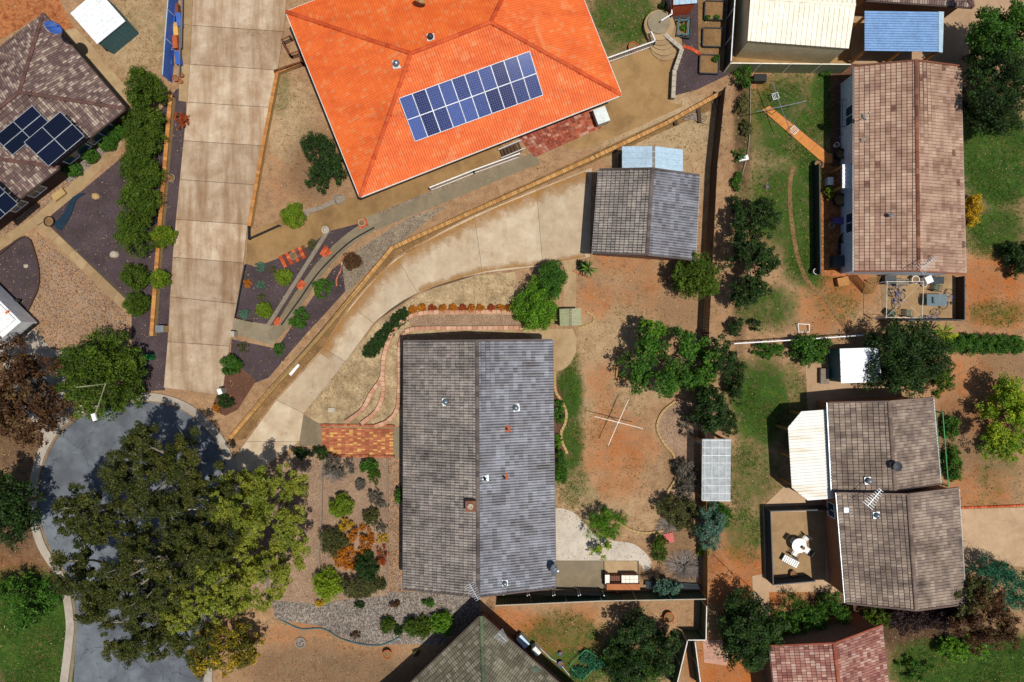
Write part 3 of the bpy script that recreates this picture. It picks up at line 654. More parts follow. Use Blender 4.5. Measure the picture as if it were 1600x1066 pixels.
# ------------------------------------------------------------------ tiled roofs and houses
TILEV = {}
def tile_variants(spec):
    key = spec['name']
    if key in TILEV: return TILEV[key]
    out = []
    w, g = spec['w'], spec['g']
    for k in range(spec.get('nv', 14)):
        mb = MB(); r0 = (k + .5) / spec.get('nv', 14)
        if spec['kind'] == 'roll':
            nx = 9; fr = spec.get('fr', .05)
            prof = [max(0., math.cos(2 * math.pi * 2 * (i / (nx - 1) - .25))) ** 1.0 * spec.get('amp', .05) for i in range(nx)]
            xs = [-w / 2 + w * i / (nx - 1) for i in range(nx)]
            a = [(x, -g / 2 - .035, p + fr) for x, p in zip(xs, prof)]; b = [(x, g / 2, p + .012) for x, p in zip(xs, prof)]
            c = [(x, -g / 2 - .035, p + .0) for x, p in zip(xs, prof)]
            fs = [(i, i + 1, nx + i + 1, nx + i) for i in range(nx - 1)] + [(2 * nx + i, 2 * nx + i + 1, i + 1, i) for i in range(nx - 1)]
            r1 = min(.999, max(0, r0 + random.gauss(0, .3)))
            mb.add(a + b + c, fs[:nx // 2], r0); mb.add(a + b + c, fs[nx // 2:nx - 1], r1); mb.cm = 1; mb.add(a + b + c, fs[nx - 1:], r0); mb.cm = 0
        else:
            th = spec.get('th', .075); q = .014
            for s in (-1, 1):
                r = min(.999, max(0, r0 + random.gauss(0, spec.get('half', .08)))) if r0 < .965 or spec.get('odd') is None else r0
                x0, x1 = (-w / 2 + q, -q) if s < 0 else (q, w / 2 - q)
                y0, y1 = -g / 2 - .03, g / 2
                mb.add([(x0, y0, th), (x1, y0, th), (x1, y1, .012), (x0, y1, .012), (x0, y0, 0), (x1, y0, 0), (x1, y1, 0), (x0, y1, 0)],
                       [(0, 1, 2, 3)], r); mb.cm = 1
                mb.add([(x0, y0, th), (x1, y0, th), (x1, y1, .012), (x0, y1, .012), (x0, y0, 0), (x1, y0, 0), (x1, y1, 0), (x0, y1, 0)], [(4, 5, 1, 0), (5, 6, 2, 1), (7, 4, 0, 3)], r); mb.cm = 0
        me = bpy.data.meshes.new('roof_tile'); me.from_pydata(mb.v, [], mb.f)
        at = me.attributes.new('rnd', 'FLOAT', 'FACE'); at.data.foreach_set('value', mb.r)
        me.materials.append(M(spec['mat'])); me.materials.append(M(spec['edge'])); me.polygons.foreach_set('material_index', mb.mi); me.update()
        out.append((me, np.array(mb.v), mb.f, mb.r, mb.mi))
    # ridge cap, 0.42 m long, along local x
    mb = MB(); caps = []
    for k in range(5):
        mb = MB(); n = 6; vs = []
        for x, s in ((-.22, 1.12), (.2, 1.)):
            for i in range(n + 1):
                t = math.pi * (i / n); vs.append((x, .13 * s * math.cos(t), .075 * s * math.sin(t) + .02))
        vs2 = [(v[0], v[1] * .98, v[2] - .05) for v in vs[:n + 1]]
        mb.add(vs + vs2, [(i + 1, i, n + 1 + i, n + 2 + i) for i in range(n)] + [(i, i + 1, 2 * n + 3 + i, 2 * n + 2 + i) for i in range(n)], (k + .5) / 5)
        me = bpy.data.meshes.new('ridge_cap'); me.from_pydata(mb.v, [], mb.f)
        at = me.attributes.new('rnd', 'FLOAT', 'FACE'); at.data.foreach_set('value', mb.r)
        me.materials.append(M(spec['cap'])); me.update(); caps.append(me)
    TILEV[key] = (out, caps)
    return TILEV[key]
def pick(spec):
    if random.random() < spec.get('odd', 0): return spec.get('nv', 14) - 1
    return random.randrange(spec.get('nv', 14) - (1 if spec.get('odd') is not None else 0))
ROOFS = {}
def lay_tiles(roof, faces, spec, lines, mask=None, nsingle=300, gable=False):
    variants, caps = tile_variants(spec)
    ro = ORG[roof.name]; tiles = []
    for poly in faces:
        e0, e1 = poly[0], poly[1]; x = (e1 - e0); L = x.length; x = x / L
        nrm = x.cross(poly[-1] - e0).normalized(); y = nrm.cross(x)
        p2 = [((p - e0).dot(x), (p - e0).dot(y)) for p in poly]
        ymax = max(p[1] for p in p2); rows = max(1, round(ymax / spec['g'])); g = ymax / rows
        cols = max(1, round(L / spec['w'])); w = L / cols
        R = Matrix((x, y, nrm)).transposed().to_4x4()
        for j in range(rows):
            off = .5 * (j % 2) if spec['kind'] == 'flat' else 0
            cy = (j + .5) * g; xa, wr, Lr = 0., w, L
            if gable:      # rows follow slightly raked gable ends
                f = cy / ymax; xa = p2[0][0] + (p2[3][0] - p2[0][0]) * f; xb = p2[1][0] + (p2[2][0] - p2[1][0]) * f; Lr = xb - xa; wr = Lr / cols
            for i in range(-1, cols + 1):
                cx = (i + .5 + off) * wr; sx = wr / spec['w']
                if cx < 0 or cx > Lr: continue
                if not gable and not inpoly(cx, cy, p2): continue
                if cx - wr / 2 < -.01: cx = wr / 4; sx *= .5
                elif cx + wr / 2 > Lr + .01: cx = Lr - wr / 4; sx *= .5
                cx += xa
                c = e0 + x * cx + y * cy
                if mask and mask(c): continue
                jit = Matrix.Rotation(random.gauss(0, .006), 4, 'Z')
                tiles.append((c, R @ jit @ Matrix.Diagonal((sx, g / spec['g'], 1, 1)), pick(spec)))
    seen = lambda c: abs(c.x) * H / (H - c.z) < 39.5 and abs(c.y) * H / (H - c.z) < 26.5
    camp = Vector((0, 0, H))
    order = sorted(range(len(tiles)), key=lambda i: (0 if seen(tiles[i][0]) else 1, (tiles[i][0] - camp).length))
    single = set(order[:nsingle])
    V = []; F = []; Rn = []; Mi = []; nv = 0
    for i, (c, R, k) in enumerate(tiles):
        me, va, fs, rr, mm = variants[k]
        if i in single:
            o = bpy.data.objects.new('roof_tile', me); COL.objects.link(o); o.parent = roof
            o.matrix_basis = Matrix.Translation(c - ro) @ R
        else:
            A = np.array(R)[:3, :3]; V.append(va @ A.T + np.array(c)); F += [tuple(q + nv for q in f) for f in fs]; Rn += rr; Mi += mm; nv += len(va)
    if V:
        mb = MB(); mb.v = np.concatenate(V).tolist(); mb.f = F; mb.r = Rn; mb.mi = Mi
        o = mb.build('roof_tiles', [spec['mat'], spec['edge']], roof); o['kind'] = 'stuff'
    for a, b in lines:
        d = b - a; L = d.length; n = max(1, round(L / .4)); x = d / L
        yv = Vector((0, 0, 1)).cross(x).normalized(); zv = x.cross(yv); R = Matrix((x, yv, zv)).transposed().to_4x4()
        for i in range(n):
            c = a + d * ((i + .5) / n)
            if mask and mask(c): continue
            if not seen(c): continue
            o = bpy.data.objects.new('ridge_cap', random.choice(caps)); COL.objects.link(o); o.parent = roof
            o.matrix_basis = Matrix.Translation(c - ro + Vector((0, 0, .035))) @ R @ Matrix.Diagonal((L / n / .4, 1, 1, 1))
def deck(name, faces, th, mat, parent):
    mb = MB(); keyed = {}
    def k(p): return tuple(round(q, 3) for q in p)
    for poly in faces:
        n = len(poly)
        mb.add(poly, [tuple(range(n))]); mb.add([p - Vector((0, 0, th)) for p in poly], [tuple(range(n - 1, -1, -1))])
        for i in range(n):
            a, b = k(poly[i]), k(poly[(i + 1) % n]); e = (min(a, b), max(a, b)); keyed.setdefault(e, []).append((poly[i], poly[(i + 1) % n]))
    for e, l in keyed.items():
        if len(l) == 1:
            a, b = l[0]; d = Vector((0, 0, th)); mb.add([a - d, b - d, b, a], [(0, 1, 2, 3)])
    return mb.build(name, mat, parent)
def house(name, label, px, ze, pitch, kind, spec, wall, over=.5, gable_over=.25, gutter='gutter_white', zb=None, mask=None, windows=(), cat='house', gable_wall=None):
    c = [PA(u, v, ze) for u, v in px]          # TL TR BR BL on the eave line
    ctr = sum(c, Vector()) / 4
    zb = gz(ctr.x) - .05 if zb is None else zb
    h = thing(name, label, cat, (ctr.x, ctr.y, zb))
    up = Vector((0, 0, 1)); tp = math.tan(math.radians(pitch))
    if kind == 'gable':
        rise = (c[1] - c[0]).length / 2 * tp
        rt = (c[0] + c[1]) / 2 + up * rise; rb = (c[3] + c[2]) / 2 + up * rise
        faces = [[c[0], c[3], rb, rt], [c[2], c[1], rt, rb]]; lines = [(rt, rb)]; eaves = [(c[0], c[3]), (c[2], c[1])]
    else:
        w = (c[1] - c[0]).length / 2; rise = w * tp; ax = ((c[3] + c[2]) / 2 - (c[0] + c[1]) / 2); L = ax.length; ax = ax / L
        A = (c[0] + c[1]) / 2 + ax * w + up * rise; B = (c[3] + c[2]) / 2 - ax * w + up * rise
        if L < 2 * w + .05: A = B = (A + B) / 2
        if A == B: faces = [[c[1], c[0], A], [c[0], c[3], A], [c[3], c[2], A], [c[2], c[1], A]]
        else: faces = [[c[1], c[0], A], [c[0], c[3], B, A], [c[3], c[2], B], [c[2], c[1], A, B]]
        lines = [(c[0], A), (c[1], A), (c[2], B), (c[3], B)] + ([(A, B)] if A != B else [])
        eaves = [(c[i], c[(i + 1) % 4]) for i in range(4)]
    roof = deck('roof', faces, .14, spec['edge'], h)
    if spec.get('other'):
        lay_tiles(roof, faces[:1], spec, lines, mask, 150, True); lay_tiles(roof, faces[1:], spec['other'], [], mask, 150, True)
    else: lay_tiles(roof, faces, spec, lines, mask, gable=kind == 'gable')
    if kind == 'gable':
        for a, b in ((c[0], rt), (rt, c[1]), (c[3], rb), (rb, c[2])): MB().bar(a + up * .05, b + up * .05, .11, .16).build('bargeboard', spec['cap'], h)
    for a, b in eaves:
        d = (b - a).normalized(); n = d.cross(up) * 1.0
        if n.dot(ctr - a) > 0: n = -n
        o = n * .05 - up * .06
        MB().bar(a + o, b + o, .12, .1).build('gutter', gutter, h)
    # walls
    ins = over; wc = []
    e1 = (c[1] - c[0]).normalized(); e2 = (c[3] - c[0]).normalized()
    gi = gable_over if kind == 'gable' else over
    wc = [c[0] + e1 * ins + e2 * gi, c[1] - e1 * ins + e2 * gi, c[2] - e1 * ins - e2 * gi, c[3] + e1 * ins - e2 * gi]
    zt = ze - .1
    for i in range(4):
        a, b = wc[i], wc[(i + 1) % 4]; d = (b - a).normalized(); n = d.cross(up)   # TL>TR>BR>BL is clockwise: d x up points... outward checked below
        if n.dot(ctr - a) > 0: n = -n
        th = n * -.12
        # each wall stops short of the next one's thickness so that no faces coincide
        a2 = a + d * (.121 if i % 2 else 0); b2 = b - d * (.121 if i % 2 else 0)
        mb = MB(); pts = []
        A0 = Vector((a2.x, a2.y, zb)); B0 = Vector((b2.x, b2.y, zb)); A1 = Vector((a2.x, a2.y, zt)); B1 = Vector((b2.x, b2.y, zt))
        if kind == 'gable' and i in (0, 2):
            Mx = (a + b) / 2; Mx = Vector((Mx.x, Mx.y, zt + (b - a).length / 2 * tp - .06))
            ring = [A0, B0, B1, Mx, A1]
        else: ring = [A0, B0, B1, A1]
        n_ = len(ring)
        mb.add([p for p in ring] + [p + th for p in ring], [tuple(range(n_)), tuple(range(2 * n_ - 1, n_ - 1, -1))] + [(k, k + n_, (k + 1) % n_ + n_, (k + 1) % n_) for k in range(n_)])
        wl = mb.build('wall', (gable_wall if (gable_wall and i in (0, 2)) else wall), h)
        for (side, t0, t1, z0, z1) in windows:
            if side != i: continue
            p = a + (b - a) * t0; q = a + (b - a) * t1; o = n * .03
            w_ = MB()
            cc = [Vector((p.x, p.y, zb + z0)), Vector((q.x, q.y, zb + z0)), Vector((q.x, q.y, zb + z1)), Vector((p.x, p.y, zb + z1))]
            for k in range(4): w_.bar(cc[k] + o, cc[(k + 1) % 4] + o, .07, .07)
            w_.bar((cc[0] + cc[1]) / 2 + o, (cc[2] + cc[3]) / 2 + o, .05, .05)
            wf = w_.build('window', 'white_metal', h)
            MB().add([x + n * .012 for x in cc], [(0, 1, 2, 3)]).build('pane', 'glass_dark', wf)
    ROOFS[h.name] = faces
    return h
def roof_point(h, u, v, off=.05):
    z = 3.5; nrm = Vector((0, 0, 1))
    for _ in range(8):
        p = PA(u, v, z); best = None
        for poly in ROOFS[h.name]:
            if inpoly(p.x, p.y, [(q.x, q.y) for q in poly]):
                n = (poly[1] - poly[0]).cross(poly[-1] - poly[0]).normalized()
                if n.z < 0: n = -n
                zz = poly[0].z - (n.x * (p.x - poly[0].x) + n.y * (p.y - poly[0].y)) / n.z
                if best is None or zz > best[0]: best = (zz, n)
        if best: z, nrm = best[0] + off, best[1]
    return PA(u, v, z), nrm
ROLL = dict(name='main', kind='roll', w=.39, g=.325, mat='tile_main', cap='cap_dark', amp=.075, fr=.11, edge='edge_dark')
ROLL['other'] = dict(ROLL, name='main_sheen', mat='tile_main_sheen', amp=.05)
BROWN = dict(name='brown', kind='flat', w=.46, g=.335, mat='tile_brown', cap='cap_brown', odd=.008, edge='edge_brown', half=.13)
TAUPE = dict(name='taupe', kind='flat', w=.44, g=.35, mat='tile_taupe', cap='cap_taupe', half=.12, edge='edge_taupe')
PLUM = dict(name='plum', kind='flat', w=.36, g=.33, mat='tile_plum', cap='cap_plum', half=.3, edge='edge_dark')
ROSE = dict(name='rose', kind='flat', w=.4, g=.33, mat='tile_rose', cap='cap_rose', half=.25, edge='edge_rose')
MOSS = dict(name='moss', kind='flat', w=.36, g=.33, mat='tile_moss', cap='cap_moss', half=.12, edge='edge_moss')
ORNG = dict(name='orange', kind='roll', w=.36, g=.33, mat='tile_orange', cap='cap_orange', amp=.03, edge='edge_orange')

main = house('tiled_house', 'long grey weathered tile gable house with lichen beside the curving driveway', [(632, 533), (862, 531), (867, 918), (631, 920)], 2.9, 17, 'gable', ROLL, 'wall_brick_brown', .62, .3, 'gutter_brown')
garage = house('garage', 'square garage with grey weathered tile gable roof at the driveway top', [(937, 265), (1092, 274), (1085, 407), (927, 396)], 2.5, 17, 'gable', ROLL, 'wall_brick_brown', .35, .2, 'gutter_white', cat='garage')
orange = house('orange_house', 'house with large bright orange tiled hip roof and twenty solar panels', [(563, 307), (448, 19), (855, -141), (970, 148)], 2.5, 19, 'hip', ORNG, 'wall_brick_orange', .5, gutter='gutter_white', windows=())
brown = house('brown_roofed_house', 'pale walled house with long brown tile gable roof beside the bicycle patio', [(1335, 104), (1500, 104), (1508, 428), (1335, 424)], 3.0, 15, 'gable', BROWN, 'white_wall', .45, .12, 'zinc', windows=((3, .45, .55, .9, 2.0), (3, .2, .3, .9, 2.0), (3, .75, .85, .9, 2.0)))
taupe_a = house('taupe_roofed_house', 'upper taupe tile gable house joined to the white awning', [(1294, 629), (1457, 621), (1469, 756), (1301, 768)], 2.9, 16, 'gable', TAUPE, 'wall_brick_orange', .4, .15, 'zinc')
taupe_b = house('taupe_roofed_house', 'lower taupe tile gable house beside the fenced patio with round table', [(1308, 770), (1497, 762), (1508, 943), (1322, 942)], 3.4, 16, 'gable', TAUPE, 'wall_brick_orange', .4, .15, 'zinc', windows=((3, .72, .86, .9, 2.0),))
rose = house('rose_roofed_house', 'reddish pink mottled tile gable house among dark trees', [(1203, 1008), (1377, 976), (1396, 1148), (1222, 1180)], 2.9, 17, 'gable', ROSE, 'wall_brick_brown', .4, .15, 'gutter_brown')
moss = house('moss_roofed_house', 'olive grey tile hip roof house set cornerwise below the gravel bed', [(752, 963), (985, 1166), (770, 1372), (540, 1166)], 2.8, 20, 'hip', MOSS, 'wall_brick_brown', .55, gutter='gutter_brown')
plum = house('plum_roofed_house', 'mottled purple brown tile hip house with black solar panels', [(68, 22), (195, 170), (-180, 470), (-300, 310)], 1.5, 19, 'hip', PLUM, 'dark_wall', .55, gutter='gutter_brown', windows=((1, .06, .16, .8, 2.1), (1, .17, .27, .8, 2.1)))
plum2 = house('plum_roofed_house', 'front wing with mottled purple brown tiles facing the pebble bed', [(-35, 114), (92, 262), (-180, 473), (-307, 325)], 1.5, 19, 'hip', PLUM, 'dark_wall', .55, gutter='gutter_brown', windows=((1, .12, .2, .8, 2.1), (1, .24, .32, .8, 2.1)))
far_house = house('brown_roofed_house', 'dark brown tile roof house behind the blue carport', [(1352, 0), (1352, -70), (1520, -60), (1520, 11)], 2.9, 16, 'hip', dict(PLUM, name='plum_far', half=.12), 'wall_brick_brown', .4, gutter='gutter_brown')

# solar panels: parts of the roofs they are bolted to
def panel_mesh(w, l, mat):
    mb = MB(); mb.add([(-w / 2, -l / 2, .03), (w / 2, -l / 2, .03), (w / 2, l / 2, .03), (-w / 2, l / 2, .03)], [(0, 1, 2, 3)])
    me = bpy.data.meshes.new('solar_panel'); me.from_pydata(mb.v, [], mb.f); me.materials.append(M(mat))
    f = MB()
    for a, b in (((-w / 2, -l / 2), (w / 2, -l / 2)), ((w / 2, -l / 2), (w / 2, l / 2)), ((w / 2, l / 2), (-w / 2, l / 2)), ((-w / 2, l / 2), (-w / 2, -l / 2))):
        f.bar((a[0], a[1], .025), (b[0], b[1], .025) , .03, .05)
    fm = bpy.data.meshes.new('panel_frame'); fm.from_pydata(f.v, [], f.f); fm.materials.append(M('white_metal' if mat == 'solar_blue' else 'grey_metal'))
    return me, fm
def solar(h, quad, nc, nr, mat):
    pts = [roof_point(h, u, v, .12) for u, v in quad]   # TL TR BR BL
    tl, tr, br, bl = [p for p, _ in pts]; nrm = pts[0][1]
    x = ((tr - tl) + (br - bl)).normalized(); x = (x - nrm * x.dot(nrm)).normalized(); y = nrm.cross(x)
    W = ((tr - tl).length + (br - bl).length) / 2; L = ((tl - bl).dot(y) + (tr - br).dot(y)) / 2
    c0 = (tl + tr + br + bl) / 4
    c0.z = max(c0.z, sum(q.z for q in (tl, tr, br, bl)) / 4)
    w, l = W / nc, L / nr
    me, fm = panel_mesh(w - .02, l - .02, mat)
    R = Matrix((x, y, nrm)).transposed().to_4x4()
    for j in range(nr):
        for i in range(nc):
            c = c0 + x * ((i + .5) * w - W / 2) + y * ((j + .5) * l - L / 2) + nrm * .03
            o = bpy.data.objects.new('solar_panel', me); COL.objects.link(o); o.parent = h; o.matrix_basis = Matrix.Translation(c - ORG[h.name]) @ R
            f = bpy.data.objects.new('panel_frame', fm); COL.objects.link(f); f.parent = o
    for j in range(nr):
        for s in (-.3, .3):
            m = y * ((j + .5 + s) * l - L / 2)
            MB().bar(c0 - x * (W / 2 + .18) + m - nrm * .02, c0 + x * (W / 2 + .18) + m - nrm * .02, .05).build('mounting_rail', 'zinc', h)
solar(orange, [(625, 153), (828, 80), (848, 149), (647, 222)], 10, 2, 'solar_blue')
solar(plum, [(-9, 215), (50, 166), (80, 193), (21, 242)], 2, 2, 'solar_black')
solar(plum, [(43, 228), (100, 179), (128, 209), (72, 255)], 2, 2, 'solar_black')
solar(plum2, [(-40, 315), (0, 282), (19, 318), (-20, 352)], 2, 2, 'solar_black')
# roof fittings
def whirly(h, u, v, r=.16, mat='zinc', base='pale_metal'):
    p, n = roof_point(h, u, v)
    v_ = MB().box(p - Vector((0, 0, .1)), (r * 2.6, r * 2.6, .16), .1).build('roof_vent', base, h)
    mb = MB().lathe(p, [(r * .6, 0), (r * .6, r * .5), (r, r * .7), (r * 1.1, r * 1.2), (r * .8, r * 1.8), (.02, r * 2.1)], 14); mb.build('vent_cap', mat, v_, smooth_=True)
def flue(h, u, v, r=.06, hh=.5, mat='zinc', base=None):
    p, n = roof_point(h, u, v)
    mb = MB().tube([p - Vector((0, 0, .1)), p + Vector((0, 0, hh))], r, 8)
    mb.lathe(p + Vector((0, 0, hh)), [(r * 1.7, 0), (r * 1.7, .06), (.01, .14)], 8)
    o = mb.build('flue', mat, h)
    if base: MB().box(p - Vector((0, 0, .08)), (.5, .45, .12), .05).build('flashing', base, o)
def dish(h, u, v, r=.35, az=40, mat='grey_metal', hh=.7):
    p, n = roof_point(h, u, v)
    R = Matrix.Rotation(math.radians(az), 3, 'Z') @ Matrix.Rotation(math.radians(52), 3, 'Y')
    c = p + Vector((0, 0, hh))
    mb = MB().lathe(c, [(.02, 0), (r * .5, .03), (r * .85, .09), (r, .13), (r * 1.0, .15), (r * .84, .11), (r * .5, .05), (.02, .02)], 16, R)
    d = mb.build('satellite_dish', mat, h, smooth_=True)
    q = c + R @ Vector((0, 0, .5)); MB().tube([p - Vector((0, 0, .1)), c], .03, 6).build('mast', 'zinc', d)
    e = MB().tube([c + R @ Vector((-r, 0, .12)), q], .02, 5); e.box(q, (.1, .1, .12)); e.build('feed_arm', 'zinc', d)
def antenna(h, u, v, az=30, L=1.4, hh=1.2):
    p, n = roof_point(h, u, v); t = p + Vector((0, 0, hh)); d = Vector((math.cos(math.radians(az)), math.sin(math.radians(az)), 0)); s = Vector((-d.y, d.x, 0))
    a = MB().tube([p - Vector((0, 0, .1)), t], .025, 6); a.bar(t - d * L / 2, t + d * L / 2, .03)
    for i in range(9):
        q = t + d * (L * (i / 8 - .5)); w = .2 + .25 * (1 - i / 8); a.bar(q - s * w, q + s * w, .018)
    a.build('antenna', 'zinc', h)
whirly(main, 697, 628, .2); whirly(main, 806, 637, .2); flue(main, 758, 747, .06, .35, 'black', 'pale_metal'); flue(main, 788, 745, .05, .35, 'black', 'terracotta'); flue(main, 792, 670, .04, .2, 'black', 'terracotta'); whirly(main, 789, 911, .16)
p, _ = roof_point(main, 736, 788); ch = MB().box(p - Vector((0, 0, .4)), (.72, .72, 1.0)); ch = ch.build('chimney', 'wall_brick_brown', main); MB().lathe(p + Vector((0, 0, .6)), [(.22, 0), (.2, .12), (.12, .12), (.11, .02)], 10).build('chimney_pot', 'stone_pale', ch)
dish(main, 862, 886, .42, 10); antenna(main, 742, 915, -60, 1.2)
whirly(orange, 620, 101, .22); whirly(orange, 673, 59, .2, 'dark_metal'); dish(orange, 657, 10, .45, 60, 'timber_pale', .6)
dish(plum, 90, 50, .55, 30, 'blue_paint', .5); flue(brown, 1388, 338, .09, .4, 'grey_metal'); dish(brown, 1339, 190, .32, 40); antenna(brown, 1433, 415, 40, 1.3)
MB().box(roof_point(brown, 1350, 218)[0] - Vector((0, 0, .08)), (.5, .25, .14), .3).build('roof_vent', 'timber_grey', brown)
whirly(taupe_a, 1356, 751, .2, 'grey_metal', 'grey_metal'); flue(taupe_a, 1396, 727, .2, .5, 'dark_metal', 'stone_pale'); antenna(taupe_b, 1352, 772, 50, 1.4); whirly(taupe_b, 1369, 805, .18); MB().box(roof_point(taupe_b, 1322, 797)[0] - Vector((0, 0, .05)), (.35, .35, .1)).build('skylight', 'pale_blue_metal', taupe_b)
dish(far_house, 1500, 7, .4, 60, 'grey_metal'); antenna(moss, 785, 990, -45, .8, .6); MB().box(roof_point(moss, 838, 1047)[0] - Vector((0, 0, .08)), (.35, .45, .12), .75).build('roof_vent', 'green_metal', moss); flue(taupe_a, 1420, 640, .03, .3)
# metal sheds, carports and awnings
def ribbed(mb, poly, x, y, step, rh=.045, rw=.05):
    """ribs along y over a flat polygon: poly in 3-D, x and y unit vectors"""
    o = poly[0]; p2 = [((p - o).dot(x), (p - o).dot(y)) for p in poly]
    x0, x1 = min(p[0] for p in p2), max(p[0] for p in p2); n = x.cross(y).normalized()
    k = int((x1 - x0) / step)
    for i in range(1, k):
        t = x0 + (x1 - x0) * i / k; ys = []
        for a, b in zip(p2, p2[1:] + p2[:1]):
            if (a[0] - t) * (b[0] - t) < 0: ys.append(a[1] + (b[1] - a[1]) * (t - a[0]) / (b[0] - a[0]))
        if len(ys) >= 2: mb.bar(o + x * t + y * min(ys) + n * rh / 2, o + x * t + y * max(ys) + n * rh / 2, rw, rh)
def metal_shed(name, label, px, z, roofmat, wallmat, ribs='x', pitch=0, step=.4, inset_=.08, walls=True, cat='shed', posts=None, zb=None, trim='timber_grey', wall_label=None):
    c = [PA(u, v, z) for u, v in px]; ctr = sum(c, Vector()) / len(c); zb = gz(ctr.x) - .03 if zb is None else zb
    h = thing(name, label, cat, (ctr.x, ctr.y, zb)); up = Vector((0, 0, 1))
    e1 = (c[1] - c[0]).normalized(); e2 = (c[-1] - c[0]); e2 = (e2 - e1 * e2.dot(e1)).normalized()
    def slope(poly, nm='roof'):
        mb = MB(); n = len(poly); cc = sum((poly[i].x * poly[(i + 1) % n].y - poly[(i + 1) % n].x * poly[i].y) for i in range(n))
        if cc < 0: poly = poly[::-1]
        mb.add([p + up * .02 for p in poly] + [p - up * .03 for p in poly], [tuple(range(n)), tuple(range(2 * n - 1, n - 1, -1))] + [(i + n, (i + 1) % n + n, (i + 1) % n, i) for i in range(n)])
        nr = (poly[1] - poly[0]).cross(poly[2] - poly[0]).normalized()
        a = e1 - nr * e1.dot(nr); a.normalize(); b = nr.cross(a)
        lift = [p + up * .02 for p in poly]
        ribbed(mb, lift, *((a, b) if ribs == 'y' else (b, -a)), step)
        return mb.build(nm, roofmat, h)
    if pitch:
        if ribs == 'y': m1 = (c[0] + c[3]) / 2; m2 = (c[1] + c[2]) / 2; r = (c[3] - c[0]).length / 2 * math.tan(math.radians(pitch))
        else: m1 = (c[0] + c[1]) / 2; m2 = (c[3] + c[2]) / 2; r = (c[1] - c[0]).length / 2 * math.tan(math.radians(pitch))
        m1 = m1 + up * r; m2 = m2 + up * r
        if ribs == 'y': slope([c[0], c[1], m2, m1]); slope([m1, m2, c[2], c[3]])
        else: slope([c[0], m1, m2, c[3]]); slope([m1, c[1], c[2], m2])
        MB().bar(m1 + up * .03, m2 + up * .03, .18, .04).build('ridge_capping', trim, h)
    else: slope(c)
    if walls:
        w2 = inset([(p.x, p.y) for p in c], inset_)
        for i in range(len(w2)):
            a = Vector((*w2[i], zb)); b = Vector((*w2[(i + 1) % len(w2)], zb)); mb = MB(); d = (b - a).normalized(); zt = z - .04
            mb.bar(a + up * (zt - zb) / 2 + d * .03, b + up * (zt - zb) / 2 - d * .03, .04, zt - zb)
            k = int((b - a).length / .3)
            for j in range(1, k):
                q = a + (b - a) * j / k; mb.bar(q + up * .02, q + up * (zt - zb - .02), .05, .06)
            mb.build('wall', wallmat, h)
    for (u, v) in (posts or []):
        q = PA(u, v, z); MB().box((q.x, q.y, zb), (.16, .16, z - zb - .03)).build('post', 'timber', h)
    return h
metal_shed('garden_shed', 'white roofed garden shed with teal walls on dry grass', [(110, 21), (153, -16), (196, 33), (152, 69)], .9, 'white_metal', 'teal_metal', 'x', step=.35, zb=-1.23)
metal_shed('small_shed', 'small gabled metal shed, pale and blue slopes, behind the garage', [(972, 229), (1067, 234), (1067, 268), (972, 265)], 1.9, 'pale_blue_metal', 'dark_metal', 'x', 12, .35)
metal_shed('large_shed', 'large cream metal shed with ribbed cream walls', [(1170, -60), (1338, -50), (1326, 76), (1168, 64)], 3.0, 'cream_metal', 'cream_wall', 'y', 9, .35, trim='cream_metal')
cp = metal_shed('carport', 'blue slatted metal carport on timber posts', [(1352, 17), (1474, 19), (1472, 81), (1352, 79)], 2.66, 'shade_cloth', 'timber', 'x', step=9, walls=False, cat='carport', posts=[(1356, 22), (1470, 24), (1468, 78), (1356, 76), (1412, 77), (1412, 22)])
for i in range(16):
    a, b = 17 + 62.6 * i / 16 + .35, 17 + 62.6 * (i + 1) / 16 - .3
    q = [PA(u, v, 2.72) for u, v in ((1351, a), (1466, a + 1.5), (1466, b + 1.5), (1351, b))]
    MB().hexa([p - Vector((0, 0, .03)) for p in q[::-1]] + q[::-1]).build('roof_sheet', 'blue_metal', cp)
q = [PA(u, v, 2.73) for u, v in ((1466.6, 18), (1475, 18.5), (1473, 82), (1466.6, 81.5))]; MB().hexa([p - Vector((0, 0, .05)) for p in q[::-1]] + q[::-1]).build('gutter', 'pale_blue_metal', cp)
metal_shed('garden_shed', 'pale roofed shed with dark teal wall under the spreading dark tree', [(1312, 545), (1372, 543), (1378, 597), (1314, 599)], 2.0, 'white_metal', 'teal_metal', 'x', step=.5)
metal_shed('awning', 'white ribbed awning roof with clipped corners beside taupe tiles', [(1252, 643), (1293, 640), (1302, 779), (1262, 782), (1237, 762), (1231, 668)], 2.5, 'awning_white', 'white_paint', 'x', step=.22, walls=False, cat='awning', posts=[(1256, 648), (1264, 777), (1240, 758), (1235, 672), (1238, 715)])
ps = metal_shed('polycarbonate_shelter', 'translucent grey sheet shelter standing against the paling fence', [(1097, 686), (1142, 686), (1141, 784), (1096, 782)], 2.2, 'poly_sheet', 'white_paint', 'x', step=1.1, walls=False, cat='shelter', posts=[(1100, 690), (1138, 690), (1137, 780), (1099, 779)])
cub = metal_shed('cubby_roof', 'little two tone gabled shelter beside the bright green bush', [(874, 483), (908, 482), (908, 508), (875, 510)], 1.3, 'sage_metal', 'timber_dark', 'x', 14, .2, walls=False, cat='shelter', posts=[(877, 486), (905, 485), (905, 506), (878, 507)])
cub.children[1].data.materials[0] = M('soap_pink')
metal_shed('greenhouse', 'glazed lean-to of reddish timber beside the raised beds', [(1052, -25), (1090, -25), (1089, 5), (1052, 8)], 1.9, 'pale_blue_metal', 'brick_bright', 'y', step=.4, cat='greenhouse')
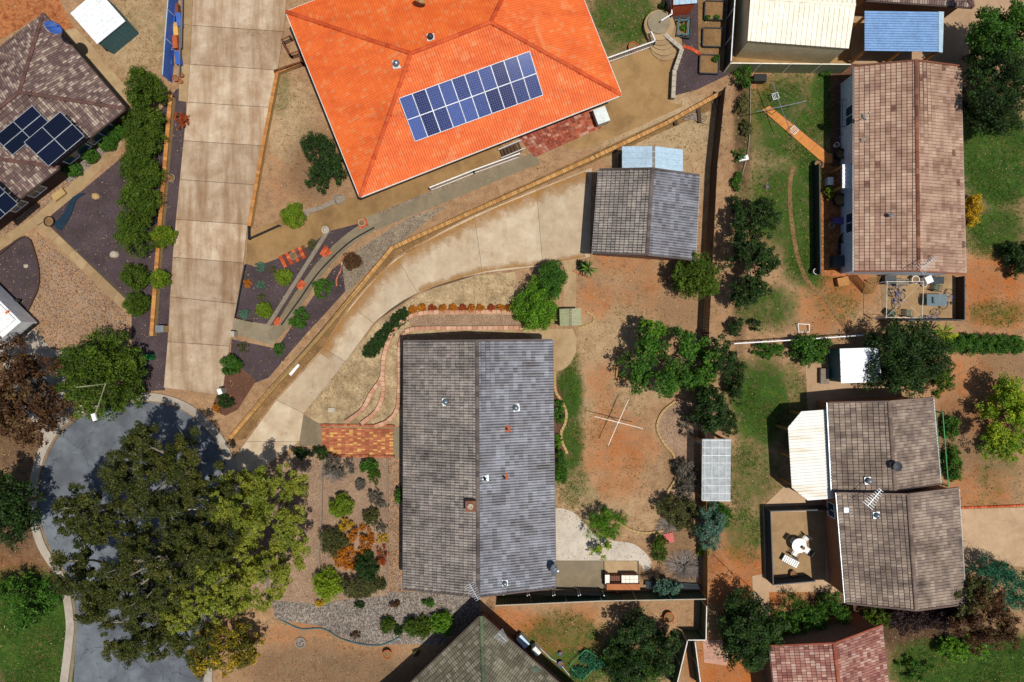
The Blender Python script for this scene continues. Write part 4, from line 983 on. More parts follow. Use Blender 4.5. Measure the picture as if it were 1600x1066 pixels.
metal_shed('wall_awning', 'small white ribbed awning on the pale house wall', [(1316, 257), (1334, 257), (1334, 294), (1316, 294)], 2.2, 'white_metal', 'white_paint', 'x', step=.25, walls=False, cat='awning', posts=[(1318, 260), (1318, 291)])

for i in range(9): v = 688 + 11.8 * i; MB().bar(PA(1097.5, v, 2.245), PA(1141.5, v, 2.245), .035, .03).build('batten', 'white_paint', ps)
for u in (1101, 1112, 1123, 1134): MB().bar(PA(u, 686.5, 2.275), PA(u, 783, 2.275), .03, .025).build('batten', 'white_paint', ps)

# ------------------------------------------------------------------ trees and shrubs
def leaf_mesh(name, P0, N0, size, rnd, mat, parent, base, aspect=.5):
    """one diamond leaf per point"""
    n = len(P0)
    N0 = N0 / (np.linalg.norm(N0, axis=1, keepdims=True) + 1e-9)
    T = rng.normal(size=(n, 3)); T -= N0 * (T * N0).sum(1, keepdims=True); T /= (np.linalg.norm(T, axis=1, keepdims=True) + 1e-9)
    B = np.cross(N0, T); L = size * rng.uniform(.4, 1.55, (n, 1)); W = L * aspect
    v = np.stack([P0 - T * L / 2, P0 + B * W / 2 + N0 * L * .08, P0 + T * L / 2, P0 - B * W / 2 + N0 * L * .08], 1).reshape(-1, 3) - np.array(base)
    me = bpy.data.meshes.new(name)
    me.vertices.add(4 * n); me.vertices.foreach_set('co', v.reshape(-1).astype(np.float32))
    me.loops.add(4 * n); me.loops.foreach_set('vertex_index', np.arange(4 * n, dtype=np.int32))
    me.polygons.add(n); me.polygons.foreach_set('loop_start', np.arange(0, 4 * n, 4, dtype=np.int32))
    me.update(calc_edges=True)
    a = me.attributes.new('rnd', 'FLOAT', 'FACE'); a.data.foreach_set('value', np.clip(rnd, 0, 1).astype(np.float32))
    me.materials.append(M(mat))
    return link(bpy.data.objects.new(name, me), parent, base)
def unit(n):
    d = rng.normal(size=(n, 3)); return d / np.linalg.norm(d, axis=1, keepdims=True)
STY = {  # clump radius (share of crown), clump fill, leaf layers, flatness, surface bias
    'dense': dict(cr=.30, fill=4.2, lay=8., flat=.85, wob=.07, low=-.5),
    'ball':  dict(cr=.22, fill=4.2, lay=8., flat=1., wob=.06, low=-.6),
    'open':  dict(cr=.24, fill=2.2, lay=5.5, flat=.75, wob=.18, low=-.4),
    'euc':   dict(cr=.17, fill=1.7, lay=6.0, flat=.6, wob=.18, low=-.2),
    'wispy': dict(cr=.22, fill=1.0, lay=2.6, flat=.8, wob=.25, low=-.4),
    'spiky': dict(cr=.30, fill=2.4, lay=6.0, flat=.9, wob=.22, low=-.5)}
def plant(name, label, u, v, ru, rv, h, mat, style='dense', leaf=None, cat=None, group=None, bark='bark', asp=None, rot=0., part='crown'):
    st = STY[style]
    z0 = P(u, v, h * .6); gzv = gz(z0.x)
    k = (H - (gzv + h * .62)) / H / S
    rx, ry = ru * k, rv * k; rm = (rx + ry) / 2
    rz = min(h * .55, rm * (asp or .9)); zc = gzv + max(h - rz, rz * .5)
    c = PA(u, v, zc); base = Vector((c.x, c.y, gzv))
    leaf = leaf or max(.09, min(.26, .10 + .03 * rm))
    root = thing(name, label, cat or 'tree', base, group)
    cr = st['cr'] * rm; n = max(6, int(st['fill'] * (rx * ry) / (cr * cr) * 1.3))
    ph = rng.uniform(0, 6.28, 4); cs = []
    tries = 0
    while len(cs) < n and tries < n * 60:
        tries += 1
        d = rng.uniform(-1, 1, 3)
        th = math.atan2(d[1], d[0]); lim = 1 + st['wob'] * (math.sin(3 * th + ph[0]) * .6 + math.sin(5 * th + ph[1]) * .5 + math.sin(2 * th + ph[2]) * .5)
        r = math.sqrt(d[0] ** 2 + d[1] ** 2 + d[2] ** 2)
        if r > lim * (1 - st['cr'] * .45) or d[2] < st['low'] or r < .45 * lim and style != 'euc' and d[2] < .1: continue
        cs.append(d)
    cs = np.array(cs) if cs else unit(6) * .6
    crs = cr * rng.uniform(.7, 1.25, len(cs)); ctone = rng.uniform(0, 1, len(cs))
    if rot:
        R = np.array(((math.cos(rot), -math.sin(rot)), (math.sin(rot), math.cos(rot))))
    C3 = cs * np.array((rx, ry, rz))
    if rot: C3[:, :2] = C3[:, :2] @ R.T
    C3 = C3 + np.array((c.x, c.y, zc))
    area = math.pi * rx * ry; la = leaf * leaf * .5 * .5 * 1.05
    total = int(min(58000, .79 * st['lay'] * area / la)); w = crs ** 2; per = np.maximum(8, (total * w / w.sum()).astype(int))
    ids = np.repeat(np.arange(len(cs)), per); m = len(ids)
    d = unit(m); rad = rng.uniform(.25, 1, (m, 1)) ** .55
    if style == 'spiky': rad = rng.uniform(.1, 1.35, (m, 1))
    if style != 'ball':   # each clump is a handful of smaller sprays
        ns = 7; so = unit(len(cs) * ns) * rng.uniform(.45, .95, (len(cs) * ns, 1)); sid = ids * ns + rng.integers(0, ns, m)
        off = so[sid] + d * rad * rng.uniform(.3, .6, len(so))[sid][:, None]
        ctone = ctone * .6 + .4 * rng.uniform(0, 1, len(cs)); st_t = rng.uniform(-.18, .18, len(so))[sid]
    else: off = d * rad; st_t = 0
    pts = C3[ids] + off * crs[ids][:, None] * np.array((1, 1, st['flat']))
    pts[:, 2] = np.maximum(pts[:, 2], gzv + .03)
    nrm = d * .55 + np.array((0, 0, .55)) + rng.normal(size=(m, 3)) * .45
    rnd = .4 * ctone[ids] + .6 * rng.uniform(0, 1, m) + st_t
    leaf_mesh(part, pts, nrm, leaf, rnd, mat, root, base, .5 if style != 'spiky' else .3)
    # trunk and limbs
    tr = max(.03, min(.28, .035 * rm + .012 * h)); mb = MB()
    fork = Vector((base.x, base.y, gzv + max(.15, (zc - rz * .5 - gzv) * .8)))
    bend = Vector((random.uniform(-.1, .1), random.uniform(-.1, .1), 0)) * rm * .6
    mb.tube([base - Vector((0, 0, .1)), (base + fork) / 2 + bend * .5, fork], [tr * 1.3, tr, tr * .8], 7)
    order = rng.permutation(len(cs))[:(16 if style == 'euc' else 9)]
    for i in order:
        q = Vector(C3[i]); mid = fork.lerp(q, .5) + Vector((random.gauss(0, .08), random.gauss(0, .08), -.05)) * rm * .7
        mb.tube([fork, mid, q], [tr * .6, tr * .36, tr * .12], 5)
        if style in ('euc', 'open', 'wispy'):
            for j in range(2):
                e = q + Vector(unit(1)[0]) * crs[i] * .8; mb.tube([mid.lerp(q, .6), e], [tr * .22, tr * .06], 4, False)
    mb.build('trunk' if h > 2 else 'stem', bark, root)
    return root
def twiggy(name, label, u, v, ru, rv, h, mat='twig_grey', n=260, cat='dead shrub', lean=0.):
    """leafless branches spraying from a base"""
    c = P(u, v, .2); k = 1 / S; base = Vector((c.x, c.y, gz(c.x))); root = thing(name, label, cat, base)
    mb = MB()
    for i in range(n):
        a = random.uniform(0, 2 * math.pi); r = math.sqrt(random.random()); q = Vector((math.cos(a) * ru * k * r, math.sin(a) * rv * k * r, h * (1.05 - .7 * r) * random.uniform(.5, 1)))
        s = base + Vector((q.x * .15 * random.random(), q.y * .15, .02)); e = base + q; m = s.lerp(e, .5) + Vector((random.gauss(0, .05), random.gauss(0, .05), .08))
        mb.tube([s, m, e], [.016, .012, .005], 3, False)
        for j in range(2):
            e2 = e + Vector((random.gauss(0, .12), random.gauss(0, .12), random.uniform(-.02, .15))); mb.tube([m.lerp(e, .5), e2], [.008, .003], 3, False)
    mb.build('branches', mat, root)
    return root
T = plant
# street side
T('street_tree', 'rusty brown leafed street tree beside the neighbour\'s driveway', 38, 612, 66, 82, 7, 'leaf_brown', 'open', .2)
T('street_tree', 'dark green tree behind the kerb above the lawn', 12, 792, 40, 66, 6, 'leaf_dark', 'dense', .18)
T('round_tree', 'large round dense green tree at the cul-de-sac head', 165, 586, 72, 68, 5.5, 'leaf_hedge', 'dense', .15)
T('garden_shrub', 'feathery green shrub at the edge of the green lawn', 42, 935, 52, 46, 3.2, 'leaf_green', 'spiky', .24, cat='shrub')
for (u, v, a, b, h, m, l) in ((252, 735, 84, 84, 9, 'leaf_euc', 'olive gum tree overhanging the cul-de-sac head'), (150, 800, 66, 50, 8, 'leaf_euc', 'olive gum crown reaching across the asphalt to the kerb'), (165, 905, 82, 66, 8.5, 'leaf_euc', 'olive gum tree shading the road neck by the lawn'), (265, 880, 84, 80, 10, 'leaf_euc', 'tall olive gum tree between road and yellow wattle'), (255, 985, 88, 50, 8, 'leaf_euc', 'low spreading gum tree above the lower road'), (325, 810, 60, 78, 9, 'leaf_euc', 'olive gum tree on the verge between road and bark bed'), (322, 935, 66, 50, 8, 'leaf_euc_bright', 'gum tree on the verge above the yellow wattle'), (415, 790, 70, 82, 8, 'leaf_euc_bright', 'yellow green gum tree shading the foot of the curving drive'), (395, 890, 78, 64, 7.5, 'leaf_euc_bright', 'yellow green gum tree beside the bark mulch bed')):
    T('gum_tree', l, u, v, a, b, h, m, 'euc', .13, bark='bark_pale')
T('wattle_tree', 'yellow flowering wattle beside the bare soil yard', 352, 1012, 56, 46, 4, 'leaf_wattle', 'open', .14)
HG = 'clipped hedge trees along the ochre wall'
for i, (u, v, a, b) in enumerate(((227, 148, 34, 39), (225, 207, 34, 38), (222, 262, 33, 37), (218, 314, 31, 35), (213, 362, 30, 39))):
    T('hedge_tree', 'dense hedge tree in the clipped row along the ochre wall', u, v, a, b, 3.0, 'leaf_hedge', 'dense', .11, cat='hedge', group=HG)
for l, u, v, a, b, h, m in (('round dark green bush standing alone past the hedge row end', 212, 432, 22, 22, 1.8, 'leaf_hedge'), ('round dark green bush beside the pebble bed corner', 212, 475, 21, 20, 1.7, 'leaf_hedge'),
    ('clipped lime ball bush on the wall beside the hedge row', 255, 370, 20, 18, 1.5, 'leaf_lime'), ('smaller clipped lime ball bush on the wall beside the round bushes', 250, 436, 17, 15, 1.4, 'leaf_lime'),
    ('large clipped lime ball bush on the dry grass corner', 459, 337, 21, 20, 1.9, 'leaf_lime'), ('clipped lime ball bush beside the striped brick square', 443, 433, 15, 14, 1.2, 'leaf_lime'), ('clipped lime ball bush near the foot of the timber beam', 412, 485, 14, 13, 1.1, 'leaf_lime'),
    ('clipped dark green ball bush beside the long driveway foot', 361, 571, 18, 16, 1.5, 'leaf_green'), ('clipped yellow ball bush in the orange flowering bed', 534, 790, 20, 19, 1.6, 'leaf_lime'), ('round green bush under the plum roof corner window', 168, 222, 16, 14, 1.1, 'leaf_green'), ('round green bush between two plum house windows', 140, 243, 14, 12, 1., 'leaf_green'), ('green bush at the path bend by the plum house', 112, 264, 17, 13, 1., 'leaf_green'), ('green bush tucked beside the tall hedge and plum eaves', 185, 201, 17, 17, 1.3, 'leaf_green'),
    ('small clipped ball at the white rail head', 1036, 8, 6, 5, .6, 'leaf_dark'), ('small clipped ball beside the steps rail', 1037, 21, 6, 6, .6, 'leaf_dark')):
    T('ball_bush', l, u, v, a, b, h, m, 'ball', .09, cat='bush', part='foliage')
T('dark_tree', 'dark olive small tree on dry grass beside the orange roof', 505, 255, 36, 46, 3.2, 'leaf_dark', 'open', .13)
for l, u, v, a, b, h, m, s, nm in (('brown tufted grass ball beside the curved path', 550, 408, 15, 15, .8, 'leaf_brown', 'ball', 'grass_tuft'), ('leafy green shrub in mulch beside the curved path middle', 505, 450, 16, 16, 1.2, 'leaf_green', 'open', 'garden_shrub'), ('leafy green shrub in mulch beside the crossing slab', 468, 497, 17, 17, 1.2, 'leaf_green', 'open', 'garden_shrub'), ('green shrub at the end of the dark mulch bed', 436, 545, 9, 10, .8, 'leaf_green', 'open', 'garden_shrub'),
    ('pale grey green tuft by the driveway garden edge', 407, 417, 9, 8, .5, 'leaf_blue', 'open', 'garden_shrub'), ('olive tuft beside the striped brick square', 426, 421, 6, 6, .4, 'leaf_olive', 'open', 'garden_shrub'), ('blue grey tuft in dark mulch by the lime ball', 407, 446, 8, 7, .4, 'leaf_blue', 'open', 'garden_shrub'), ('amber tuft beside the blue grey tuft', 387, 443, 7, 7, .4, 'leaf_orange', 'open', 'garden_shrub'), ('olive tuft above the second lime ball', 408, 465, 6, 6, .4, 'leaf_olive', 'open', 'garden_shrub'), ('pale blue tuft at the corner of the mulch garden', 382, 491, 9, 8, .5, 'leaf_blue', 'open', 'garden_shrub'), ('olive tuft ring beside the timber beam head', 488, 382, 8, 8, .4, 'leaf_olive', 'open', 'garden_shrub'),
    ('mixed olive tuft in mulch below the crossing slab', 380, 543, 10, 9, .5, 'leaf_olive', 'wispy', 'garden_shrub'), ('small orange flowering plant at the kerb letterbox', 338, 637, 6, 7, .5, 'leaf_orange', 'open', 'garden_shrub'), ('green shrub behind the kerb letterbox', 352, 628, 14, 12, .9, 'leaf_dark', 'open', 'garden_shrub'), ('rusty plant in the driveway side bed', 284, 188, 12, 17, .8, 'leaf_rust', 'wispy', 'garden_shrub')):
    T(nm, l, u, v, a, b, h, m, s, .09, cat='shrub', part='foliage')
# the grey-tiled house
T('bright_bush', 'bright green rounded bush beside the little shelter', 836, 476, 36, 41, 2.6, 'leaf_bright', 'dense', .12, cat='bush')
T('dark_bush', 'darker clipped upright bush behind the bright green one', 863, 436, 22, 34, 3.0, 'leaf_green', 'ball', .10, cat='bush')
T('round_tree', 'round green tree leaning on the paling fence below the garage', 1088, 433, 38, 38, 3.6, 'leaf_hedge', 'dense', .13)
T('yard_tree', 'broad bright green yard tree above the curved stone edging', 1045, 562, 70, 62, 5., 'leaf_green', 'open', .19)
T('yard_tree', 'green tree side limb above the timber edged bed', 1018, 520, 22, 24, 3.6, 'leaf_bright', 'open', .17)
T('dark_tree', 'dark green tree on the fence line above the translucent shelter', 1112, 640, 30, 38, 4., 'leaf_dark', 'dense', .16)
T('dark_tree', 'dark fence line tree beside the broad yard tree', 1128, 560, 24, 34, 4., 'leaf_dark', 'open', .16)
for l, u, v, a, b, h, m, s in (('tall narrow green shrub against the grey tiled eave', 876, 730, 11, 30, 1.8, 'leaf_green', 'dense'), ('low shrub in the narrow bed below the apron', 874, 645, 8, 22, .9, 'leaf_green', 'open'), ('yellowish shrub in the narrow bed by the house wall', 872, 690, 7, 14, .8, 'leaf_bright', 'open'),
    ('fresh green small tree on the white gravel', 945, 818, 32, 28, 2.6, 'leaf_bright', 'spiky'), ('pale green lower branches over the white gravel', 940, 858, 18, 16, 1.5, 'leaf_acid', 'wispy'), ('olive shrub beside the red square cover', 1030, 856, 15, 22, 1.4, 'leaf_hedge', 'open'), ('grey olive bush inside the curved stone edging', 1072, 745, 20, 34, 1.5, 'leaf_grey', 'open'), ('grey bare bush beside the dark fence tree', 1075, 664, 18, 18, 1.2, 'leaf_grey', 'wispy'), ('tall grey olive bush beside the paling fence', 1062, 800, 32, 30, 2.2, 'leaf_olive', 'open'), ('blue green wispy tree against the lower paling fence', 1108, 822, 22, 44, 3.2, 'leaf_blue', 'open'), ('blue green bush in front of the green fence', 1042, 920, 22, 17, 1.6, 'leaf_blue', 'open'), ('small lime plant at the paling fence foot', 1098, 862, 9, 10, .8, 'leaf_lime', 'open'), ('bright green bush beyond the paling fence by the shelter', 1125, 806, 22, 20, 1.5, 'leaf_green', 'dense'),
    ('grey brown bush at the brick steps foot', 530, 728, 26, 20, 1.2, 'leaf_grey', 'wispy'), ('green shrub below the brick steps', 577, 728, 18, 12, 1., 'leaf_green', 'open'), ('green shrub right of the bed head near the pebble strip', 585, 745, 9, 14, 1., 'leaf_hedge', 'open'), ('dark green shrub at the landing corner', 500, 708, 16, 10, 1., 'leaf_dark', 'open'), ('second dark shrub beside the curving drive foot', 470, 708, 14, 10, .9, 'leaf_dark', 'open'), ('grey round bush in the flowering bed middle', 563, 757, 9, 9, .7, 'leaf_grey', 'ball'), ('grey wispy bush beside the pebble strip', 588, 782, 18, 17, 1., 'leaf_grey', 'wispy'), ('olive bush below the grey wispy bush', 580, 808, 15, 14, 1., 'leaf_olive', 'open'), ('yellow flowering shrub below the yellow ball', 541, 820, 13, 12, .9, 'leaf_yellow', 'wispy'), ('orange flowering shrub in the bed centre', 566, 842, 22, 24, .9, 'leaf_orange', 'wispy'), ('lower orange flowering shrub beside the olive mound', 541, 872, 20, 22, .9, 'leaf_orange', 'open'), ('olive dark mound in the flowering bed', 522, 846, 23, 24, 1.3, 'leaf_olive', 'dense'), ('dark green conifer shrub beside the rust plant', 573, 885, 20, 22, 1.5, 'leaf_dark', 'dense'), ('rust red plant beside the pebble strip', 597, 868, 11, 16, .7, 'leaf_rust', 'wispy'), ('small yellow plant beside the pebble strip', 597, 842, 10, 9, .6, 'leaf_yellow', 'wispy'), ('grey shrub above the small yellow plant', 595, 822, 11, 10, .7, 'leaf_grey', 'wispy'), ('wide olive shrub at the lower bed end', 560, 915, 38, 22, 1.3, 'leaf_olive', 'open'), ('fresh green bush at the lower bed corner', 512, 913, 24, 26, 1.4, 'leaf_acid', 'dense'), ('tiny yellow plant at the lower bed corner', 500, 942, 8, 6, .4, 'leaf_yellow', 'open'), ('small green shrub against the grey tiled house wall', 623, 773, 7, 14, 1.1, 'leaf_green', 'open'), ('small green plant on the pale pebbles below the house', 670, 942, 11, 7, .5, 'leaf_green', 'open'), ('dark plant on the pale pebbles under the bed', 562, 945, 9, 6, .5, 'leaf_dark', 'open'), ('brown plant on the pale pebbles below the gable', 617, 944, 9, 6, .5, 'leaf_brown', 'open'),
    ('brown green ball bush on the lower gravel bed', 606, 977, 13, 13, 1., 'leaf_hedge', 'ball'), ('broad hedge bush beside the mossy roof', 655, 980, 26, 17, 1.2, 'leaf_hedge', 'dense'), ('bright green bush touching the mossy roof corner', 690, 975, 22, 18, 1.3, 'leaf_bright', 'dense'), ('small dark bush between gravel bed bushes', 622, 986, 7, 8, .7, 'leaf_dark', 'ball'), ('dry brown tuft in the lower gravel bed', 556, 992, 8, 8, .3, 'leaf_brown', 'wispy'), ('green brown shrub beside the dark soil edge', 650, 1020, 6, 6, .4, 'leaf_olive', 'open')):
    T('garden_shrub', l, u, v, a, b, h, m, s, .10, cat='shrub', part='foliage')
sv = smooth([(630, 492), (608, 515), (590, 535), (578, 550)], 2)
for i, (u, v) in enumerate(sv):
    T('hedge_plant', 'low dark green hedge plant edging the curving driveway', u, v, 12, 11, .7, 'leaf_dark', 'dense', .08, cat='hedge', group='low hedge plants by the driveway', part='foliage')
for i, u in enumerate((645, 659, 676, 692, 708, 723, 737, 751, 768, 783, 795)):
    T('flower_clump', 'small orange flowering clump in the row above the terrace blocks', u, 482 - (i in (1, 4)) + (2 if i == 0 else 0), 7, 7, .5, ('leaf_orange', 'leaf_orange', 'leaf_rust')[i % 3], 'ball', .07, cat='flower', group='orange flower clumps above the terrace', part='foliage')
def palm(name, label, u, v, r, h, mat, n=26, cat='plant'):
    c = P(u, v, h * .8); b = Vector((c.x, c.y, gz(c.x))); root = thing(name, label, cat, b); top = b + Vector((0, 0, h * .75))
    MB().tube([b - Vector((0, 0, .05)), top], [.08, .06], 7).build('trunk', 'bark', root)
    mb = MB()
    for i in range(n):
        a = random.uniform(0, 6.28); e = random.uniform(.1, 1.1); d = Vector((math.cos(a) * math.cos(e), math.sin(a) * math.cos(e), math.sin(e))); s = Vector((-math.sin(a), math.cos(a), 0)) * .045
        R = r / S; m = top + d * R * .6; t = top + d * R * 1.05 - Vector((0, 0, .25 * R))
        mb.add([top, m + s, t, m - s], [(0, 1, 2, 3)])
    mb.build('crown', mat, root)
palm('yucca', 'spiky yucca in the brick edged corner beside the garage', 920, 420, 16, 1.3, 'leaf_green', 34)
palm('yucca', 'pale spiky yucca at the end of the clipped hedge', 1474, 520, 20, 1.5, 'leaf_acid', 40)
palm('yucca', 'low pale yucca below the taller one at the hedge', 1490, 530, 14, .9, 'leaf_acid', 30)
T('garden_shrub', 'dark leafy shrub beside the garage yucca', 910, 415, 9, 9, .8, 'leaf_dark', 'open', .1, cat='shrub', part='foliage')
twiggy('dead_shrub', 'grey leafless brush pile beside the blue green bush', 1070, 885, 36, 28, .7, n=420)
twiggy('dead_shrub', 'dark bare twigs between the concrete slab and brush pile', 1020, 898, 22, 16, .5, 'bark_dark', 140)
twiggy('dead_shrub', 'bare grey twigs below the tall grey olive bush', 1045, 822, 24, 14, .6, 'twig_grey', 150)
twiggy('dead_shrub', 'bare purple grey shrub at the lower bed head', 522, 740, 24, 16, .6, 'twig_grey', 160)
# eastern and northern neighbours
for l, u, v, a, b, h, m, s, nm in (('dark tree beside the worn lawn track', 1180, 345, 36, 40, 3.6, 'leaf_dark', 'open', 'dark_tree'), ('dark tree crown below the one by the lawn track', 1176, 405, 38, 42, 4.2, 'leaf_dark', 'open', 'dark_tree'), ('dark tree crown beside the orange soil patch', 1170, 455, 34, 28, 3.4, 'leaf_dark', 'open', 'dark_tree'), ('low dark shrub on the neighbour\'s lawn above the white rail', 1180, 508, 16, 10, .8, 'leaf_dark', 'wispy', 'garden_shrub'), ('green fence line bush at the sage fence corner', 1163, 118, 13, 20, 1.6, 'leaf_green', 'open', 'garden_shrub'), ('pale shrub on the fence line bed', 1160, 165, 12, 18, 1., 'leaf_olive', 'wispy', 'garden_shrub'), ('green shrub lower on the fence line bed', 1156, 240, 9, 14, .9, 'leaf_green', 'wispy', 'garden_shrub'), ('green bush under the white rail fence', 1200, 548, 24, 14, 1.2, 'leaf_green', 'open', 'garden_shrub'), ('dark fence bush beside the lower lawn', 1150, 600, 14, 40, 2., 'leaf_dark', 'open', 'garden_shrub'), ('rounded green bush beside the pale roofed shed', 1265, 546, 33, 26, 2., 'leaf_green', 'dense', 'garden_shrub'), ('large dark tree spreading over the pale roofed shed', 1412, 556, 68, 58, 5., 'leaf_dark', 'dense', 'dark_tree'), ('brownish side bush under the spreading dark tree', 1472, 595, 22, 24, 2.4, 'leaf_hedge', 'open', 'garden_shrub'),
    ('rounded dark bush at the lawn edge by orange soil', 1592, 405, 24, 30, 2., 'leaf_dark', 'dense', 'garden_shrub'), ('tall dark green tree against the brown roof corner', 1548, 135, 56, 80, 6., 'leaf_dark', 'dense', 'dark_tree'), ('leafy green tree above the concrete yard corner', 1565, 55, 54, 48, 6., 'leaf_green', 'dense', 'dark_tree'), ('golden yellow shrub against the brown tile eave', 1520, 328, 10, 30, 1.5, 'leaf_yellow', 'dense', 'garden_shrub'), ('yellow green feathery tree on brown ground', 1580, 652, 60, 66, 4., 'leaf_acid', 'open', 'feathery_tree'), ('clipped hedge bush against the upper taupe roof', 1484, 668, 13, 20, 1.2, 'leaf_green', 'dense', 'hedge_plant'), ('longer clipped hedge bush against the upper taupe roof', 1489, 724, 12, 34, 1.2, 'leaf_green', 'dense', 'hedge_plant'),
    ('teal green leafy tree beside the tan driveway', 1562, 912, 56, 36, 4., 'leaf_teal', 'spiky', 'feathery_tree'), ('brown olive tree beside the lower taupe roof corner', 1530, 962, 50, 52, 5., 'leaf_brown', 'open', 'dark_tree'), ('olive green crown touching the lower taupe roof corner', 1512, 930, 34, 30, 4.5, 'leaf_olive', 'open', 'dark_tree'), ('purple black leafed shrub below the lower taupe roof', 1440, 958, 56, 36, 2.4, 'leaf_plum', 'open', 'dark_tree'), ('bright green bush on the lush lawn', 1500, 1012, 46, 18, 1.2, 'leaf_bright', 'open', 'garden_shrub'), ('dark leafy shrub on the lawn beside the rose roof', 1430, 1045, 24, 18, 1.2, 'leaf_green', 'wispy', 'garden_shrub'), ('olive shrub between taupe and rose roofs', 1372, 962, 28, 18, 1.5, 'leaf_hedge', 'open', 'garden_shrub'), ('feathery green shrub below the fenced patio', 1245, 965, 42, 34, 2.2, 'leaf_green', 'spiky', 'feathery_tree'), ('feathery green shrub beside the rose roof ridge', 1300, 948, 26, 26, 2., 'leaf_green', 'spiky', 'feathery_tree'), ('dark round tree beside the brick paved corner', 1168, 982, 48, 64, 4.4, 'leaf_dark', 'dense', 'dark_tree'), ('bright leaf edge tree beside the rose roof eave', 1208, 1000, 12, 40, 3.2, 'leaf_hedge', 'open', 'dark_tree'), ('large dark feathery tree behind the netted vegetable bed', 1000, 1016, 66, 56, 4., 'leaf_dark', 'open', 'feathery_tree'), ('green feathery tree beside the dark one', 985, 1045, 50, 34, 3., 'leaf_green', 'spiky', 'feathery_tree')):
    T(nm, l, u, v, a, b, h, m, s, .15 if a > 25 else .11, cat='tree' if 'tree' in nm else 'shrub', part='crown' if 'tree' in nm else 'foliage')
for i in range(5):
    T('hedge_plant', 'clipped dark green hedge plant in the row below the patio yucca', 1492 + i * 23, 538, 16, 17, 1.4, 'leaf_green', 'ball', .1, cat='hedge', group='clipped hedge row below the bicycle patio', part='foliage')
# tufts of grass over lawns and straw
def wv(ch, U, V):
    w = np.zeros_like(U)
    for c, bu, bv, ru, rv, st in BLOBS:
        if c == ch: w = np.maximum(w, st * np.clip(1.25 - .62 * (((U - bu) / ru) ** 2 + ((V - bv) / rv) ** 2), 0, 1))
    return w
def scatter(n, fn, over=12):
    U = rng.uniform(-10, 1610, n * over); V = rng.uniform(-10, 1076, n * over); k = rng.uniform(0, 1, n * over) < fn(U, V); U, V = U[k], V[k]
    Z = np.zeros_like(U)
    for _ in range(6): X = (U - 800) * (H - Z) / H / S; Z = np.interp(X, [b for b, _ in BRK], [z for _, z in BRK])
    Y = (533 - V) * (H - Z) / H / S; ok = np.ones(len(U), bool)
    for a, b, c, d, poly in PAVED:
        m = np.where(ok & (X > a) & (X < b) & (Y > c) & (Y < d))[0]
        if not len(m): continue
        x, y = X[m], Y[m]; ins = np.zeros(len(m), bool); q = np.array(poly); p = np.roll(q, 1, 0)
        for (x1, y1), (x2, y2) in zip(q, p):
            if y1 == y2: continue
            ins ^= ((y1 > y) != (y2 > y)) & (x < (x2 - x1) * (y - y1) / (y2 - y1) + x1)
        ok[m[ins]] = False
    return np.stack([X, Y, Z], 1)[ok][:n]
def tufts(name, label, n, fn, mat, hh, w):
    A = scatter(n, fn); n = len(A); k = 3
    base = np.repeat(A, k, 0) + rng.normal(size=(n * k, 3)) * np.array((.06, .06, 0)); m = len(base)
    d = unit(m); d[:, 2] = np.abs(d[:, 2]) * .8 + .3; L = hh * rng.uniform(.5, 1.4, (m, 1)); s = np.stack([-d[:, 1], d[:, 0], np.zeros(m)], 1); s /= np.linalg.norm(s, axis=1, keepdims=True)
    v = np.stack([base - s * w, base + s * w, base + d * L], 1).reshape(-1, 3)
    me = bpy.data.meshes.new(name); me.vertices.add(3 * m); me.vertices.foreach_set('co', v.reshape(-1).astype(np.float32)); me.loops.add(3 * m); me.loops.foreach_set('vertex_index', np.arange(3 * m, dtype=np.int32))
    me.polygons.add(m); me.polygons.foreach_set('loop_start', np.arange(0, 3 * m, 3, dtype=np.int32)); me.update(calc_edges=True)
    a = me.attributes.new('rnd', 'FLOAT', 'FACE'); a.data.foreach_set('value', rng.uniform(0, 1, m).astype(np.float32)); me.materials.append(M(mat))
    tag(link(bpy.data.objects.new(name, me)), label, 'grass', kind='stuff')
# coarse patchiness shared by the tufts
def patch(u, v, f=.03, o=0.): return .5 + .25 * np.sin(u * f + 1.7 * np.sin(v * f * .7 + o)) + .25 * np.sin(v * f * 1.3 + 2.1 * np.sin(u * f * .6 + o))
tufts('grass', 'short green grass blades on the lawns', 48000, lambda u, v: np.maximum(0, wv('g', u, v) - .2) * patch(u, v, .05) ** 1.5, 'blade', .13, .022)
tufts('dry_grass', 'straw coloured dry grass on the bare yards', 26000, lambda u, v: np.maximum(.05, wv('s', u, v) + .35 * wv('g', u, v) - .1) * patch(u, v, .04, 2.) ** 2, 'blade_dry', .12, .02)
tufts('weeds', 'small green weeds in the dry ground', 4000, lambda u, v: .35 * patch(u, v, .06, 4.) ** 4, 'blade', .12, .022)
def litter(n):
    A = scatter(n, lambda u, v: .15 + .85 * np.maximum(wv('d', u, v), patch(u, v, .045, 1.) ** 3)); n = len(A); A[:, 2] += .03
    nr = rng.normal(size=(n, 3)) * .35 + np.array((0, 0, 1)); o = leaf_mesh('leaf_litter', A, nr, .085, rng.uniform(0, 1, n), 'litter', None, Vector((0, 0, 0)), .45)
    tag(o, 'fallen leaves and twigs over the yards', 'litter', kind='stuff')
litter(26000)

